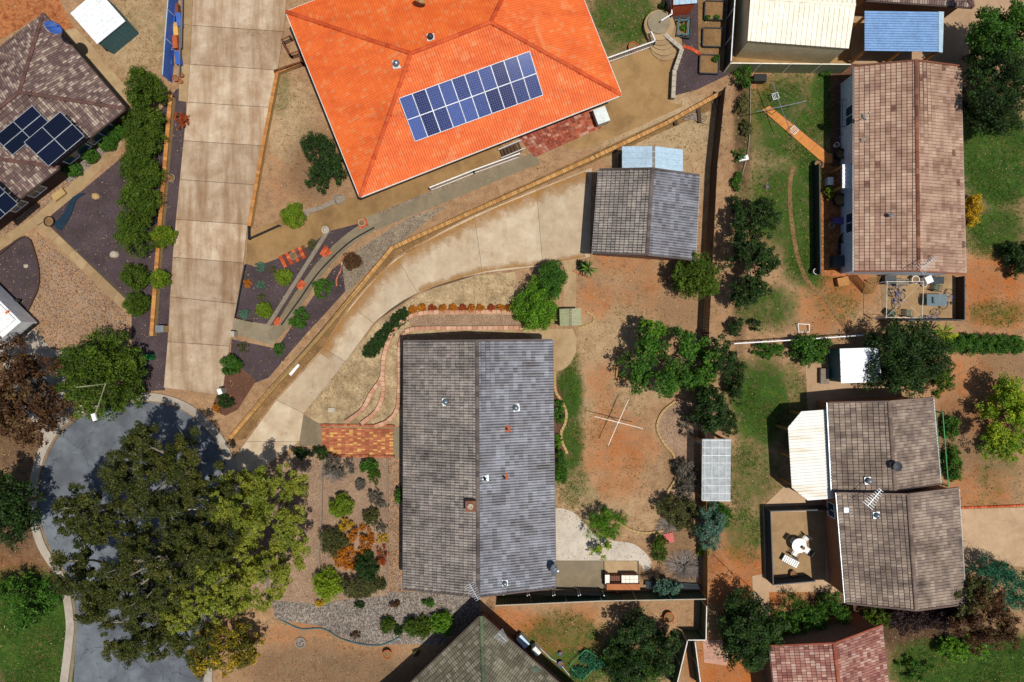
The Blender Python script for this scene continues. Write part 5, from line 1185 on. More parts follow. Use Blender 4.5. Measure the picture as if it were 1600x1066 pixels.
for l, u, v, a, b, h, m in (('low green shrub on the fence bed beside the white bag', 1152, 285, 9, 16, .8, 'leaf_green'), ('dry brown shrub on the fence bed below the sage fence', 1166, 200, 9, 14, .8, 'leaf_olive'), ('dark green fence bed shrub above the neighbour\'s dark trees', 1150, 318, 10, 16, 1.2, 'leaf_dark'), ('dark green shrub between fence trees and white rail', 1150, 510, 12, 18, 1.4, 'leaf_dark'), ('green shrub at the fence foot beside the lower lawn', 1140, 660, 12, 22, 1.4, 'leaf_dark'), ('lime leafed plant on the side deck', 1296, 300, 8, 14, .9, 'leaf_lime'), ('low green plant by the sage fence post', 1290, 112, 10, 8, .7, 'leaf_green')):
    T('garden_shrub', l, u, v, a, b, h, m, 'open', .1, cat='shrub', part='foliage')

# ------------------------------------------------------------------ fences and garden walls
UP = Vector((0, 0, 1))
def metal_fence(label, top, h, mat, rail='gutter_white', panel=2.4, name='metal_fence', rib=.2):
    """ribbed sheet fence; top = pixels of its top edge"""
    W = [P(u, v, h) for u, v in top]; b0 = Vector((W[0].x, W[0].y, gz(W[0].x))); f = thing(name, label, 'fence', b0)
    for a, b in zip(W, W[1:]):
        d = Vector((b.x - a.x, b.y - a.y, 0)); L = d.length; d /= L; n = max(1, round(L / panel)); s = Vector((-d.y, d.x, 0))
        for i in range(n):
            p = Vector((a.x, a.y, 0)) + d * (L * i / n); q = Vector((a.x, a.y, 0)) + d * (L * (i + 1) / n); zp, zq = gz(p.x), gz(q.x)
            mb = MB(); m = max(4, int((q - p).length / rib) * 2)
            for j in range(m):
                x0 = p.lerp(q, j / m); x1 = p.lerp(q, (j + 1) / m); o0 = s * (.025 if j % 2 else -.025); o1 = -o0
                z = gz(x0.x)
                mb.hexa([x0 + o0 - s * .006 + UP * z, x1 + o1 - s * .006 + UP * z, x1 + o1 + s * .006 + UP * z, x0 + o0 + s * .006 + UP * z,
                         x0 + o0 - s * .006 + UP * (z + h), x1 + o1 - s * .006 + UP * (z + h), x1 + o1 + s * .006 + UP * (z + h), x0 + o0 + s * .006 + UP * (z + h)])
            mb.build('fence_panel', mat, f)
            MB().box((p.x, p.y, zp), (.07, .07, h + .02), math.atan2(d.y, d.x)).build('post', rail, f)
            MB().bar(p + d * .05 + UP * (zp + h + .02), q - d * .05 + UP * (zq + h + .02), .07, .05).build('top_rail', rail, f)
    return f
def paling_fence(label, top, h, mat, panel=2.4, name='paling_fence', w=.1, gap=.012):
    W = [P(u, v, h) for u, v in top]; b0 = Vector((W[0].x, W[0].y, gz(W[0].x))); f = thing(name, label, 'fence', b0)
    for a, b in zip(W, W[1:]):
        d = Vector((b.x - a.x, b.y - a.y, 0)); L = d.length; d /= L; n = max(1, round(L / panel)); s = Vector((-d.y, d.x, 0)); rz = math.atan2(d.y, d.x)
        for i in range(n):
            p = Vector((a.x, a.y, 0)) + d * (L * i / n); q = Vector((a.x, a.y, 0)) + d * (L * (i + 1) / n); mb = MB(); m = int((q - p).length / (w + gap))
            for j in range(m):
                x = p.lerp(q, (j + .5) / m); mb.box((x.x, x.y, gz(x.x) - .02), (w, .02, h + random.uniform(-.04, .02)), rz)
            mb.build('paling_panel', mat, f)['kind'] = 'stuff'
            o = s * .045
            MB().box((p.x + o.x * 1.4, p.y + o.y * 1.4, gz(p.x)), (.09, .09, h - .05), rz).build('post', 'timber_grey', f)
            for zz in (.35, h - .3): MB().bar(p + o + UP * (gz(p.x) + zz), q + o + UP * (gz(q.x) + zz), .04, .08).build('rail', 'timber_grey', f)
    return f
paling_fence('weathered timber paling fence along the back yard and garage', [(1134, 135), (1121, 260), (1114, 400), (1108, 520), (1102, 690)], 1.75, 'timber_dark')
paling_fence('weathered pale timber paling fence beside the blue green tree', [(1102, 700), (1106, 870), (1106, 950)], 1.7, 'timber')
metal_fence('dark green metal fence behind the brick barbecue', [(775, 946), (940, 939), (1104, 936)], 1.75, 'green_metal', 'stone_pale')
metal_fence('green metal fence by the round garden pot', [(1104, 948), (1103, 1000), (1074, 1000)], 1.7, 'green_metal')
metal_fence('white railed metal fence beside the dark feathery tree', [(1074, 1002), (1055, 1080)], 1.6, 'green_metal')
metal_fence('white railed metal fence beside the brick paved corner', [(1086, 1004), (1096, 1080)], 1.6, 'green_metal')
metal_fence('sage ribbed metal fence behind the walkway lawn', [(1142, 99), (1330, 101)], 1.7, 'sage_metal', 'cream_metal')
metal_fence('dark metal fence beside the raised vegetable beds', [(1150, -30), (1142, 97)], 1.7, 'dark_metal', 'white_metal')
metal_fence('low dark fence along the side deck of the brown roofed house', [(1280, 256), (1282, 428)], 1.1, 'dark_metal', 'dark_metal')
metal_fence('blue painted metal fence beside the long driveway head', [(265, -30), (258, 60), (254, 118)], 1.5, 'blue_paint', 'pale_blue_metal')
metal_fence('dark grey screen fence round the patio with round table', [(1300, 796), (1204, 799), (1208, 914), (1275, 908)], 1.3, 'shade_cloth', 'dark_metal')
metal_fence('dark slatted end fence of the bicycle patio', [(1507, 432), (1507, 500), (1385, 501)], 1.0, 'dark_wall', 'dark_metal')
# white rails
def railing(label, top, h, mat='white_paint', name='white_railing', step=.14, w=.05):
    W = [P(u, v, h) for u, v in top]; b0 = Vector((W[0].x, W[0].y, gz(W[0].x))); f = thing(name, label, 'railing', b0)
    for a, b in zip(W, W[1:]):
        MB().bar(a, b, w * 1.6, w).build('top_rail', mat, f)
        lo = Vector((0, 0, h - .12)); MB().bar(a - lo, b - lo, w, w).build('bottom_rail', mat, f)
        mb = MB()
        for x, y, r in along([a, b], step): mb.box((x, y, gz(x) + .08), (.03, .03, h - .1), r)
        mb.build('balusters', mat, f)['kind'] = 'stuff'
        for p in (a, b): MB().box((p.x, p.y, gz(p.x) - .05), (.09, .09, h + .05)).build('post', mat, f)
railing('white balustrade beside the tan path under the orange eave', [(672, 293), (740, 266), (812, 240)], 1.0)
railing('white rail beside the curved concrete steps', [(946, 92), (1024, 64), (1018, 50)], 1.0)
railing('white rail at the head of the curved steps', [(1048, -10), (1050, 22), (1034, 32)], 1.0)
railing('white rail fence below the neighbour\'s lawn', [(1148, 537), (1262, 530), (1348, 524)], 1.0, step=.5)
railing('dark iron rail at the orange house side entrance', [(428, 110), (470, 96), (466, 80), (452, 84), (440, 62), (452, 56)], .9, 'brick_brown', 'iron_railing')
railing('black iron rail on the garden wall corner below the dry grass', [(388, 354), (388, 373), (435, 352)], .5, 'black', 'iron_railing')
railing('slender green rail beside the clipped hedge bushes', [(1473, 645), (1482, 760)], .9, 'plastic_green', 'garden_railing', .6, .04)

# brick and block garden walls: each block a piece of its own
def block_row(name, label, pix, size, mat, h, lift=0., gap=.025, cat='wall', maxn=300, sm=True, mort=None, courses=1, turn=False):
    line = [P(u, v, h) for u, v in (smooth(pix) if sm else pix)]
    b0 = Vector((line[0].x, line[0].y, gz(line[0].x))); f = thing(name, label, cat, b0)
    pts = along(line, size[0] + gap); k = 0
    me = {}
    for c in range(courses):
        for x, y, r in pts[:maxn]:
            j = random.randrange(8)
            if j not in me:
                mb = MB(); mb.cr = (j + .5) / 8; mb.box((0, 0, 0), size); m = bpy.data.meshes.new('brick'); m.from_pydata(mb.v, [], mb.f); a = m.attributes.new('rnd', 'FLOAT', 'FACE'); a.data.foreach_set('value', mb.r); m.materials.append(M(mat)); me[j] = m
            o = bpy.data.objects.new('brick', me[j]); COL.objects.link(o); o.parent = f
            zz = gz(x) + lift + h - size[2] - c * (size[2] + .01)
            o.matrix_basis = Matrix.Translation(Vector((x, y, zz)) - b0) @ Matrix.Rotation(r + random.gauss(0, .02), 4, 'Z')
    if mort:
        poly = ribbon_world([tuple(p) for p in line], size[1] * .8)
        mb = MB(); mb.prism(poly, lambda x: gz(x) - .05, lambda x: gz(x) + lift + h - size[2] * .35); mb.build('mortar_bed', mort, f)
    return f
PB = (.37, .3, .18)
block_row('terrace_wall', 'pink block terrace edging below the orange flower row', [(804, 487), (720, 488), (662, 489), (632, 500), (612, 522), (600, 555), (596, 590), (580, 614), (566, 640), (540, 660)], PB, 'block_pink', .35, mort='joint_dark')
block_row('terrace_wall', 'pink block terrace edging branching to the brick steps', [(597, 592), (598, 615), (588, 642), (562, 664)], PB, 'block_pink', .3, mort='joint_dark')
block_row('terrace_wall', 'pink block terrace edging nearest the grey tiled eave', [(815, 512), (720, 513), (648, 514), (630, 524), (624, 545), (624, 600), (620, 640), (606, 658), (588, 666)], PB, 'block_pink', .32, mort='joint_dark')
block_row('boundary_wall', 'tan brick boundary wall beside the lower curving drive', [(360, 684), (420, 612), (520, 500), (612, 388)], (.115, .28, .09), 'brick_tan', .75, gap=.01, sm=False, mort='limestone')
block_row('boundary_wall', 'tan brick boundary wall beside the upper curving drive', [(612, 388), (740, 330), (930, 245)], (.115, .28, .09), 'brick_tan', .75, gap=.02, sm=False, mort='limestone')
block_row('boundary_wall', 'tan brick boundary wall beyond the small blue shed', [(930, 245), (1040, 193), (1130, 143)], (.115, .28, .09), 'brick_tan', .75, gap=.02, sm=False, mort='limestone')
block_row('retaining_wall', 'long ochre brick wall beside the clipped hedge', [(266, 150), (250, 340), (243, 430), (236, 525)], (.23, .3, .09), 'brick_ochre', .6, sm=False, mort='limestone')
block_row('retaining_wall', 'ochre brick wall between the long drive and dry grass', [(433, 112), (410, 230), (389, 352)], (.23, .26, .09), 'brick_ochre', .55, sm=False, mort='limestone')
block_row('retaining_wall', 'short ochre brick wall under the side entrance rail', [(430, 114), (472, 97)], (.23, .2, .09), 'brick_ochre', .5, sm=False, mort='limestone')
block_row('garden_edging', 'pale stone edging curving beside the yard tree bed', [(1053, 629), (1035, 645), (1027, 668), (1037, 692), (1053, 712), (1057, 740), (1054, 752), (1044, 768), (1042, 777)], (.3, .16, .14), 'limestone', .16, gap=.02)
block_row('garden_edging', 'wavy sandstone edging beside the green grass strip', [(867, 582), (868, 610), (877, 626), (885, 645), (883, 662), (877, 675), (878, 690), (885, 705), (886, 712)], (.26, .2, .14), 'limestone', .16, gap=.02)
block_row('garden_edging', 'stone edging beyond the small gravel tree', [(965, 815), (985, 828), (1010, 833), (1035, 830)], (.28, .15, .14), 'limestone', .15, gap=.02)
block_row('garden_edging', 'red brick edging of the yucca corner', [(898, 424), (925, 436)], (.22, .11, .12), 'brick_red', .15, sm=False)
block_row('garden_edging', 'orange brick edging arc above the grey mulch', [(1070, 73), (1082, 77), (1094, 85)], (.3, .25, .1), 'brick_bright', .1)
block_row('garden_edging', 'small red brick arc beside the brown grass tuft', [(534, 402), (533, 420), (526, 436), (526, 446)], (.22, .1, .1), 'brick_red', .1)
block_row('garden_edging', 'stone block edging of the little shelter bed', [(905, 512), (925, 505), (928, 495), (918, 488)], (.28, .14, .12), 'limestone', .12)
block_row('garden_edging', 'red brick edging beside the tan driveway', [(1500, 794), (1640, 788)], (.22, .12, .12), 'brick_bright', .12, sm=False)
block_row('retaining_wall', 'pale stone block wall above the ochre apron', [(1042, 56), (1066, 76), (1054, 112), (1052, 152)], (.4, .3, .2), 'stone_pale', .6, sm=False, mort='stone')
block_row('garden_edging', 'stone border along the tan path and dry grass', [(480, 330), (500, 325), (515, 318), (532, 312)], (.5, .35, .14), 'stone', .12)
def kerbline(name, label, pix, w, h, mat, cat='edging', sm=False):
    o = strip(name, smooth(pix) if sm else pix, w, mat, 3, h, kind=None); return tag(o, label, cat)
kerbline('timber_edging', 'pale timber edging between the bark path and flowering bed', [(505, 715), (503, 800), (499, 865), (501, 910)], .12, .15, 'timber_grey')
kerbline('timber_edging', 'timber edging between flowering bed and pebble strip', [(606, 715), (606, 860), (604, 915)], .1, .12, 'timber_grey')
kerbline('metal_edging', 'dark metal edging round the leaf shaped mulch bed', [(0, 398), (40, 370), (57, 400), (62, 440), (52, 470), (37, 486), (0, 452)], .1, .12, 'dark_wall', sm=True)
kerbline('metal_edging', 'dark edging along the curved path and brick squares', [(440, 508), (470, 466), (500, 424), (545, 380), (585, 356)], .08, .12, 'black', sm=True)
kerbline('metal_edging', 'dark edging between the long driveway and mulch garden', [(384, 414), (377, 450), (368, 497), (395, 503)], .09, .15, 'black')
kerbline('timber_edging', 'dark timber edging beside the low driveway hedge', [(578, 540), (600, 512), (625, 490)], .1, .15, 'timber_dark', sm=True)
kerbline('drain_hose', 'green ribbon edging on the pale gravel bed', [(440, 968), (470, 982), (505, 982), (540, 1000), (590, 1008), (625, 995)], .07, .08, 'teal_metal', sm=True)
kerbline('timber_edging', 'timber edging beside the lawn fence bed', [(1172, 130), (1170, 220), (1160, 270), (1150, 300)], .07, .1, 'timber_grey', sm=True)
# timber edged bed under the yard tree
tb = thing('timber_bed', 'timber edged square bed under the broad yard tree', 'garden bed', P(975, 575))
for a, b in (((967, 545), (963, 590)), ((963, 591), (1000, 594))): MB().bar(P(*a, .1), P(*b, .1), .14, .22).build('sleeper', 'timber', tb)
# raised vegetable beds
for i, (l, u, v) in enumerate((('raised vegetable bed beside the glazed lean-to', 1117, 16), ('raised vegetable bed with dark soil, middle of three', 1114, 58), ('raised vegetable bed with one leafy plant', 1109, 100))):
    b = thing('raised_bed', l, 'garden bed', P(u, v)); hw, hh = 15, 15; c = [P(u - hw, v - hh, .3), P(u + hw, v - hh + 1, .3), P(u + hw - 1, v + hh, .3), P(u - hw - 1, v + hh - 1, .3)]
    for k in range(4):
        p, q = c[k], c[(k + 1) % 4]; d = (q - p).normalized() * .035; MB().bar(p - UP * .14 + d, q - UP * .14 - d, .07, .32).build('side_board', 'dark_metal', b)
    MB().add([p - UP * .1 for p in c][::-1], [(0, 1, 2, 3)]).build('soil', 'bed_soil', b)
b = thing('raised_bed', 'netted raised bed with green frame beside the steps', 'garden bed', P(1066, 43)); c = [P(1054, 28, .3), P(1080, 29, .3), P(1078, 59, .3), P(1051, 56, .3)]
for k in range(4): p, q = c[k], c[(k + 1) % 4]; d = (q - p).normalized() * .035; MB().bar(p - UP * .14 + d, q - UP * .14 - d, .07, .32).build('side_board', 'dark_metal', b)
MB().add([p - UP * .1 for p in c][::-1], [(0, 1, 2, 3)]).build('soil', 'bed_soil', b)
fr = [P(*q, .6) for q in ((1060, 30), (1068, 33), (1076, 30), (1074, 42), (1076, 55), (1066, 53), (1058, 55), (1060, 42))]; mb = MB()
for p, q in zip(fr, fr[1:] + fr[:1]): mb.bar(p, q, .1, .1); mb.bar(p, p - UP * .5, .05)
mb.build('net_frame', 'teal_metal', b)
for l, u, v, a, m in (('leafy plant growing in the last raised bed', 1119, 92, 6, 'leaf_green'), ('small seedling in the first raised bed', 1106, 27, 4, 'leaf_green'), ('second seedling in the first raised bed', 1120, 27, 4, 'leaf_green'), ('lettuce plants in the netted raised bed', 1068, 43, 7, 'leaf_bright')):
    T('vegetable_plant', l, u, v, a, a, .6, m, 'open', .08, cat='plant', part='foliage')
# curved steps behind the orange house: a landing and five treads
cs = thing('curved_steps', 'fan of curved concrete steps under the white rail', 'steps', P(1030, 65))
def disc(cu, cv, r, z0, z1, nm, a0=0, a1=360, mat='concrete_tan'):
    c = P(cu, cv); pts = [(c.x + r * math.cos(math.radians(a0 + (a1 - a0) * i / 24)), c.y + r * math.sin(math.radians(a0 + (a1 - a0) * i / 24))) for i in range(25 if a1 - a0 < 360 else 24)]
    MB().prism(pts, z0, z1).build(nm, mat, cs)
for i, (cu, cv, r) in enumerate(((1040, 70, 1.25), (1037, 64, 1.2), (1034, 57, 1.15), (1031, 51, 1.15), (1028, 44, 1.15))): disc(cu, cv, r, .0, .1 + .1 * i, 'tread')
disc(1027, 41, .85, .3, .62, 'landing', mat='concrete_grey')
# brick steps: nine treads of separate bricks climbing to the house
st = thing('brick_steps', 'wide flight of red and yellow brick steps up to the grey house', 'steps', P(502, 688))
pa = P(503, 668); pb = P(615, 668); pc = P(503, 709); pd = P(615, 711); N = 9; BM = {}
for i in range(N):
    xa = pa.x + (pb.x - pa.x) * i / N; xb = pa.x + (pb.x - pa.x) * (i + 1) / N; zt = max(gz(xa), gz(xb) - .04) + .05
    tr = MB().box(((xa + xb) / 2, (pa.y + pc.y) / 2, gz(xa) - .12), (xb - xa - .05, abs(pa.y - pc.y) - .004, zt - gz(xa) + .1)).build('tread', 'limestone', st)
    rows = 17; wy = abs(pa.y - pc.y) / rows
    for col in (0, 1):
        for r in range(rows):
            j = random.randrange(10)
            if j not in BM:
                mb = MB(); mb.cr = (j + .5) / 10; w = (pb.x - pa.x) / N / 2 - .034; mb.box((0, 0, 0), (w, wy - .012, .04)); m = bpy.data.meshes.new('brick'); m.from_pydata(mb.v, [], mb.f); at = m.attributes.new('rnd', 'FLOAT', 'FACE'); at.data.foreach_set('value', mb.r); m.materials.append(M('brick_red')); BM[j] = m
            o = bpy.data.objects.new('brick', BM[j]); COL.objects.link(o); o.parent = tr
            o.location = Vector((xa + (xb - xa) * (.27 + .46 * col), max(pa.y, pc.y) - wy * (r + .5), zt - .035 + (.006 if col else 0))) - ORG[tr.name]
for v in (664.5, 712.5):
    block_row('step_border', ('red brick border wall above the brick steps' if v < 690 else 'red brick border wall below the brick steps'), [(502, v), (560, v + .5), (616, v + 1)], (.22, .16, .14), 'brick_red', .22, sm=False, mort='brick_brown')
# brick squares and striped paving in the mulch garden
def bricks_patch(name, label, quad, nx, ny, mat, mats2=None, z=.03):
    q = [P(*p) for p in quad]; b0 = q[0].copy(); f = thing(name, label, 'paving', Vector((b0.x, b0.y, gz(b0.x))))
    sheet_ = MB().prism([(p.x, p.y) for p in q], lambda x: gz(x) - .02, lambda x: gz(x) + .012); sheet_.build('bedding', 'joint_dark', f)
    for i in range(nx):
        for j in range(ny):
            def pt(a, b): return (q[0].lerp(q[1], a)).lerp(q[3].lerp(q[2], a), b)
            g = .04
            c = [pt((i + g) / nx, (j + g) / ny), pt((i + 1 - g) / nx, (j + g) / ny), pt((i + 1 - g) / nx, (j + 1 - g) / ny), pt((i + g) / nx, (j + 1 - g) / ny)]
            zr = z + random.uniform(0, .008)
            MB().prism([(p.x, p.y) for p in c], lambda x: gz(x), lambda x: gz(x) + zr).build('brick', (mats2 if mats2 and i % 2 else mat), f)
bricks_patch('brick_square', 'striped brick square paving in the mulch garden', [(435, 401), (475, 383), (483, 401), (444, 419)], 8, 4, 'brick_bright', 'brick_brown')
for l, q in (('orange brick square beside the timber beam head', [(499, 397), (508, 383), (520, 395), (508, 403)]), ('orange brick square halfway along the timber beam', [(461, 447), (470, 436), (479, 444), (470, 454)]), ('orange brick square at the foot of the timber beam', [(425, 504), (433, 494), (440, 500), (434, 510)]), ('orange brick square under the round stone pot', [(557, 345), (572, 341), (576, 352), (562, 359)])):
    bricks_patch('brick_square', l, q, 4, 4, 'brick_bright')
bricks_patch('brick_patio', 'worn red brick patio under the orange eave', [(808, 212), (926, 166), (940, 200), (835, 246)], 22, 8, 'brick_patio')
bm_ = thing('timber_beam', 'long pale timber beam across the mulch garden', 'beam', P(466, 433)); MB().bar(P(511, 364, .35), P(420, 508, .35), .3, .25).build('beam', 'timber_grey', bm_)
MB().lathe(P(511, 361, 0), [(.3, -.05), (.3, .5), (.2, .5), (.2, .3)], 14).build('round_pier', 'stone_pale', bm_)
# ------------------------------------------------------------------ small things
def pot(label, u, v, r, h, mat, soil='bed_soil', name='garden_pot', cat='pot'):
    c = P(u, v, h); b = Vector((c.x, c.y, gz(c.x))); t = thing(name, label, cat, b)
    MB().lathe(b, [(r * .7, 0), (r * .98, h * .9), (r, h), (r * .85, h), (r * .82, h * .8)], 14).build('pot', mat, t, smooth_=False)
    MB().lathe(b, [(r * .83, h * .72), (r * .83, h * .82)], 12).build('soil', soil, t); return t
for l, u, v, r, h, m in (('round stone pot on the orange brick square', 565, 348, .28, .4, 'stone_pale'), ('stone basin on the striped brick square', 458, 400, .3, .3, 'stone'), ('black tyre planter at the path corner', 76, 346, .42, .25, 'rubber'), ('terracotta pot at the blue fence end', 274, 122, .26, .35, 'terracotta'), ('second terracotta pot beside the blue fence end', 283, 117, .2, .3, 'terracotta'), ('small terracotta pot below its larger neighbours', 282, 127, .18, .25, 'terracotta'), ('round dark tub in the driveway side bed', 267, 278, .32, .2, 'stone'), ('colourful tub on the bare soil yard', 605, 1023, .36, .4, 'terracotta'), ('round pot beside the green metal fence', 1046, 965, .4, .4, 'terracotta'), ('brown pot on the fenced patio', 1240, 897, .25, .35, 'brick_brown'), ('red pot on the brick barbecue', 965, 924, .18, .4, 'brick_bright'), ('orange tub beside the white steps rail', 990, 73, .4, .35, 'terracotta'), ('large white bucket on the bicycle patio', 1431, 437, .3, .5, 'plastic_white'), ('small white bucket beside the large one', 1445, 445, .18, .3, 'plastic_white'), ('blue tub beside the garden hose', 876, 1038, .22, .35, 'plastic_blue'), ('small blue tub on the rough lawn', 876, 1022, .16, .25, 'plastic_blue'), ('black pot beside the dark side fence', 1279, 256, .32, .5, 'black'), ('brown pot on the bicycle patio shelf', 1469, 436, .16, .3, 'brick_brown')):
    pot(l, u, v, r, h, m)
# fire ring
fr = thing('fire_ring', 'round grey stone fire ring on bare soil', 'fire ring', P(470, 1004)); c = P(470, 1004)
for i in range(14):
    a = 6.283 * i / 14; MB().box((c.x + .38 * math.cos(a), c.y + .38 * math.sin(a), gz(c.x)), (.12, .16, .12), a).build('stone', 'stone', fr)
MB().lathe(c, [(.32, .0), (.32, .02)], 14).build('ash', 'pebble_grey', fr)
# rotary clothesline of the grey house
def hoist(label, u, v, h, L, ang, mat='gutter_white', wires=True, dipa=0):
    c = P(u, v, h); b = Vector((c.x, c.y, gz(c.x))); t = thing('clothesline', label, 'clothesline', b); top = b + UP * h
    MB().tube([b, top + UP * .1], .03, 8).build('pole', 'zinc', t)
    e = [top + Vector((math.cos(math.radians(ang + 90 * i + (dipa if i % 2 else 0))), math.sin(math.radians(ang + 90 * i + (dipa if i % 2 else 0))), .06)) * L for i in range(4)]
    for p in e: MB().tube([top - UP * .0, p], [.032, .026], 6).build('arm', mat, t)
    if wires:
        mb = MB()
        for f in (.45, .7, .95):
            for i in range(4): mb.tube([top.lerp(e[i], f), top.lerp(e[(i + 1) % 4], f)], .002, 3, False)
        mb.build('wires', 'zinc', t)
hoist('four armed rotary clothesline on the bare orange yard', 966, 660, 1.75, 1.85, -14, 'cream_metal', False, -10)
hoist('rotary clothesline on the neighbour\'s lawn by the walkway', 1220, 167, 1.8, 1.9, 12, 'grey_metal', dipa=8)
def frame_stool(label, u, v, s=.45, ang=.3):
    b = P(u, v, .4); b.z = gz(b.x); t = thing('wire_stool', label, 'stool', b); mb = MB(); R = Matrix.Rotation(ang, 3, 'Z')
    p = [b + R @ Vector((x * s, y * s, z)) for z in (0.02, .5) for x, y in ((-.5, -.5), (.5, -.5), (.5, .5), (-.5, .5))]
    for i in range(4): mb.bar(p[4 + i], p[4 + (i + 1) % 4], .035); mb.bar(p[i], p[i + 4], .035)
    for k in (.25, .5, .75): mb.bar(p[4].lerp(p[5], k), p[7].lerp(p[6], k), .025)
    mb.build('frame', 'white_paint', t)
frame_stool('white wire frame stool under the lawn clothesline', 1211, 151); frame_stool('white wire frame stool on the timber walkway', 1240, 204, .5, .8)
# brick barbecue
bq = thing('barbecue', 'brick barbecue with white slab tops beside the green fence', 'barbecue', P(972, 905)); B = lambda u, v, z: P(u, v, z)
def blk(nm, u0, v0, u1, v1, z0, z1, mat):
    a, c = P(u0, v0, z1), P(u1, v1, z1); return MB().box(((a.x + c.x) / 2, (a.y + c.y) / 2, z0), (abs(c.x - a.x), abs(c.y - a.y), z1 - z0)).build(nm, mat, bq)
blk('back_wall', 948, 913, 1000, 922, 0, 1.05, 'wall_brick_orange'); blk('side_pier', 946, 899, 952, 912, 0, .8, 'wall_brick_brown'); blk('firebox', 953, 900, 970, 912, 0, .55, 'brick_brown'); blk('side_pier', 971, 899, 997, 912, 0, .78, 'wall_brick_brown')
blk('slab_top', 945.5, 898.5, 952.5, 912.6, .805, .86, 'cream_metal')
for i in range(4):
    for j in range(2): blk('tile', 971.3 + i * 6.5, 899.3 + j * 6.6, 977.4 + i * 6.5, 905.5 + j * 6.6, .785, .84, 'cream_metal')
for i in range(6): a = P(954 + i * 2.8, 900.5, .62); c = P(954 + i * 2.8, 911.5, .62); MB().bar(a, c, .02).build('grill_bar', 'dark_metal', bq)
# shade screens along the green fence
for i in range(4):
    a = 786 + i * 40
    s_ = thing('shade_screen', 'grey shade screen panel in the row along the green fence', 'screen', P(a + 20, 932), 'shade screen panels along the green fence'); p = [P(a + 1, 930, 1.3), P(a + 38, 931, 1.3), P(a + 38, 925, .35), P(a + 1, 924, .35)]
    MB().add(p + [q - UP * .03 for q in p], [(3, 2, 1, 0), (4, 5, 6, 7), (0, 1, 5, 4), (1, 2, 6, 5), (2, 3, 7, 6), (3, 0, 4, 7)]).build('panel', 'shade_cloth', s_)
    for q in (p[0], p[1]): MB().box((q.x, q.y, 0), (.07, .07, 1.28)).build('post', 'grey_metal', s_)
MBs = MB(); p = [P(1008, 908, .25), P(1095, 913, .25), P(1098, 921, .6), P(1010, 920, .6)]
MBs.add(p + [q - UP * .04 for q in p], [(3, 2, 1, 0), (4, 5, 6, 7), (0, 1, 5, 4), (1, 2, 6, 5), (2, 3, 7, 6), (3, 0, 4, 7)]); solo('shadow_sheet', MBs, 'shade_cloth', 'dark sheet standing in for the shadow at the green fence foot', 'sheet')  # added dark sheet in place of the shadow along the fence foot
# odds and ends
def boxthing(name, label, cat, u, v, w, d, h, mat, rz=0., lid=None, z=0.):
    b = P(u, v, h); b.z = gz(b.x) + z; t = thing(name, label, cat, b); MB().box(b, (w, d, h * .9), rz).build('body', mat, t); MB().box(b + UP * (h * .9 + .002), (w * 1.06, d * 1.06, h * .1), rz).build('lid', lid or mat, t); return t
boxthing('air_conditioner', 'white box unit beside the worn brick patio', 'air conditioner', 940, 180, .9, 1.1, .9, 'stone_pale', .35, 'pale_metal')
boxthing('letterbox', 'white brick letterbox beside the cul-de-sac kerb', 'letterbox', 343, 612, .3, .4, 1., 'stone_pale', .4, 'white_paint')
boxthing('letterbox', 'stone letterbox pier at the foot of the ochre wall', 'letterbox', 249, 514, .6, .5, .9, 'limestone', 0, 'grey_metal')
boxthing('wheelie_bin', 'small green box beside the round dense tree', 'bin', 231, 558, .5, .4, .7, 'plastic_green')
boxthing('letterbox', 'pale pillar beside the grey crossing slab', 'pillar', 362, 522, .35, .4, .8, 'stone_pale')
boxthing('meter_cover', 'pale concrete pit cover on the terrace soil', 'pit cover', 518, 641, .5, .32, .12, 'stone_pale'); boxthing('meter_cover', 'grey concrete pit cover beside the curved path', 'pit cover', 584, 343, 1.0, .7, .12, 'concrete_grey', .35)
boxthing('plant_cover', 'faded red square cover on the back garden', 'cover', 1045, 841, .7, .7, .1, 'red_plastic', .2); boxthing('storage_box', 'dark storage box on the side deck', 'box', 1311, 408, .75, .8, .7, 'shade_cloth'); boxthing('storage_box', 'purple covered box on the side deck', 'box', 1311, 345, .8, .45, .5, 'purple_cloth'); boxthing('air_conditioner', 'white unit against the pale side wall', 'air conditioner', 1298, 283, .4, .55, .6, 'plastic_white')
boxthing('storage_box', 'dark cabinet on the bicycle patio corner', 'cabinet', 1392, 437, .8, .6, .8, 'dark_metal'); boxthing('storage_box', 'grey shelf unit beside the patio cabinet', 'cabinet', 1410, 441, .9, .5, .7, 'timber_grey'); boxthing('storage_box', 'grey tool bench on the bicycle patio', 'bench', 1462, 438, 1.2, .5, .8, 'grey_metal', 0, 'shade_cloth'); boxthing('carton', 'white crumpled carton on the tool bench end', 'carton', 1452, 437, .5, .5, .9, 'plastic_white', .4)
boxthing('garden_bench', 'weathered slatted bench beside the pale roofed shed', 'bench', 1289, 588, .6, 1.1, .45, 'timber_grey', 0, 'timber_grey'); boxthing('compost_bin', 'dark compost bin by the sage fence', 'bin', 1188, 121, .9, .5, .7, 'black'); boxthing('air_conditioner', 'pale unit beside the mossy roof eave', 'air conditioner', 817, 1003, .5, .9, .7, 'pale_blue_metal', .75); boxthing('hot_water_unit', 'white unit in the mossy roof shade', 'water heater', 838, 1018, .4, .6, .9, 'plastic_white', .75)
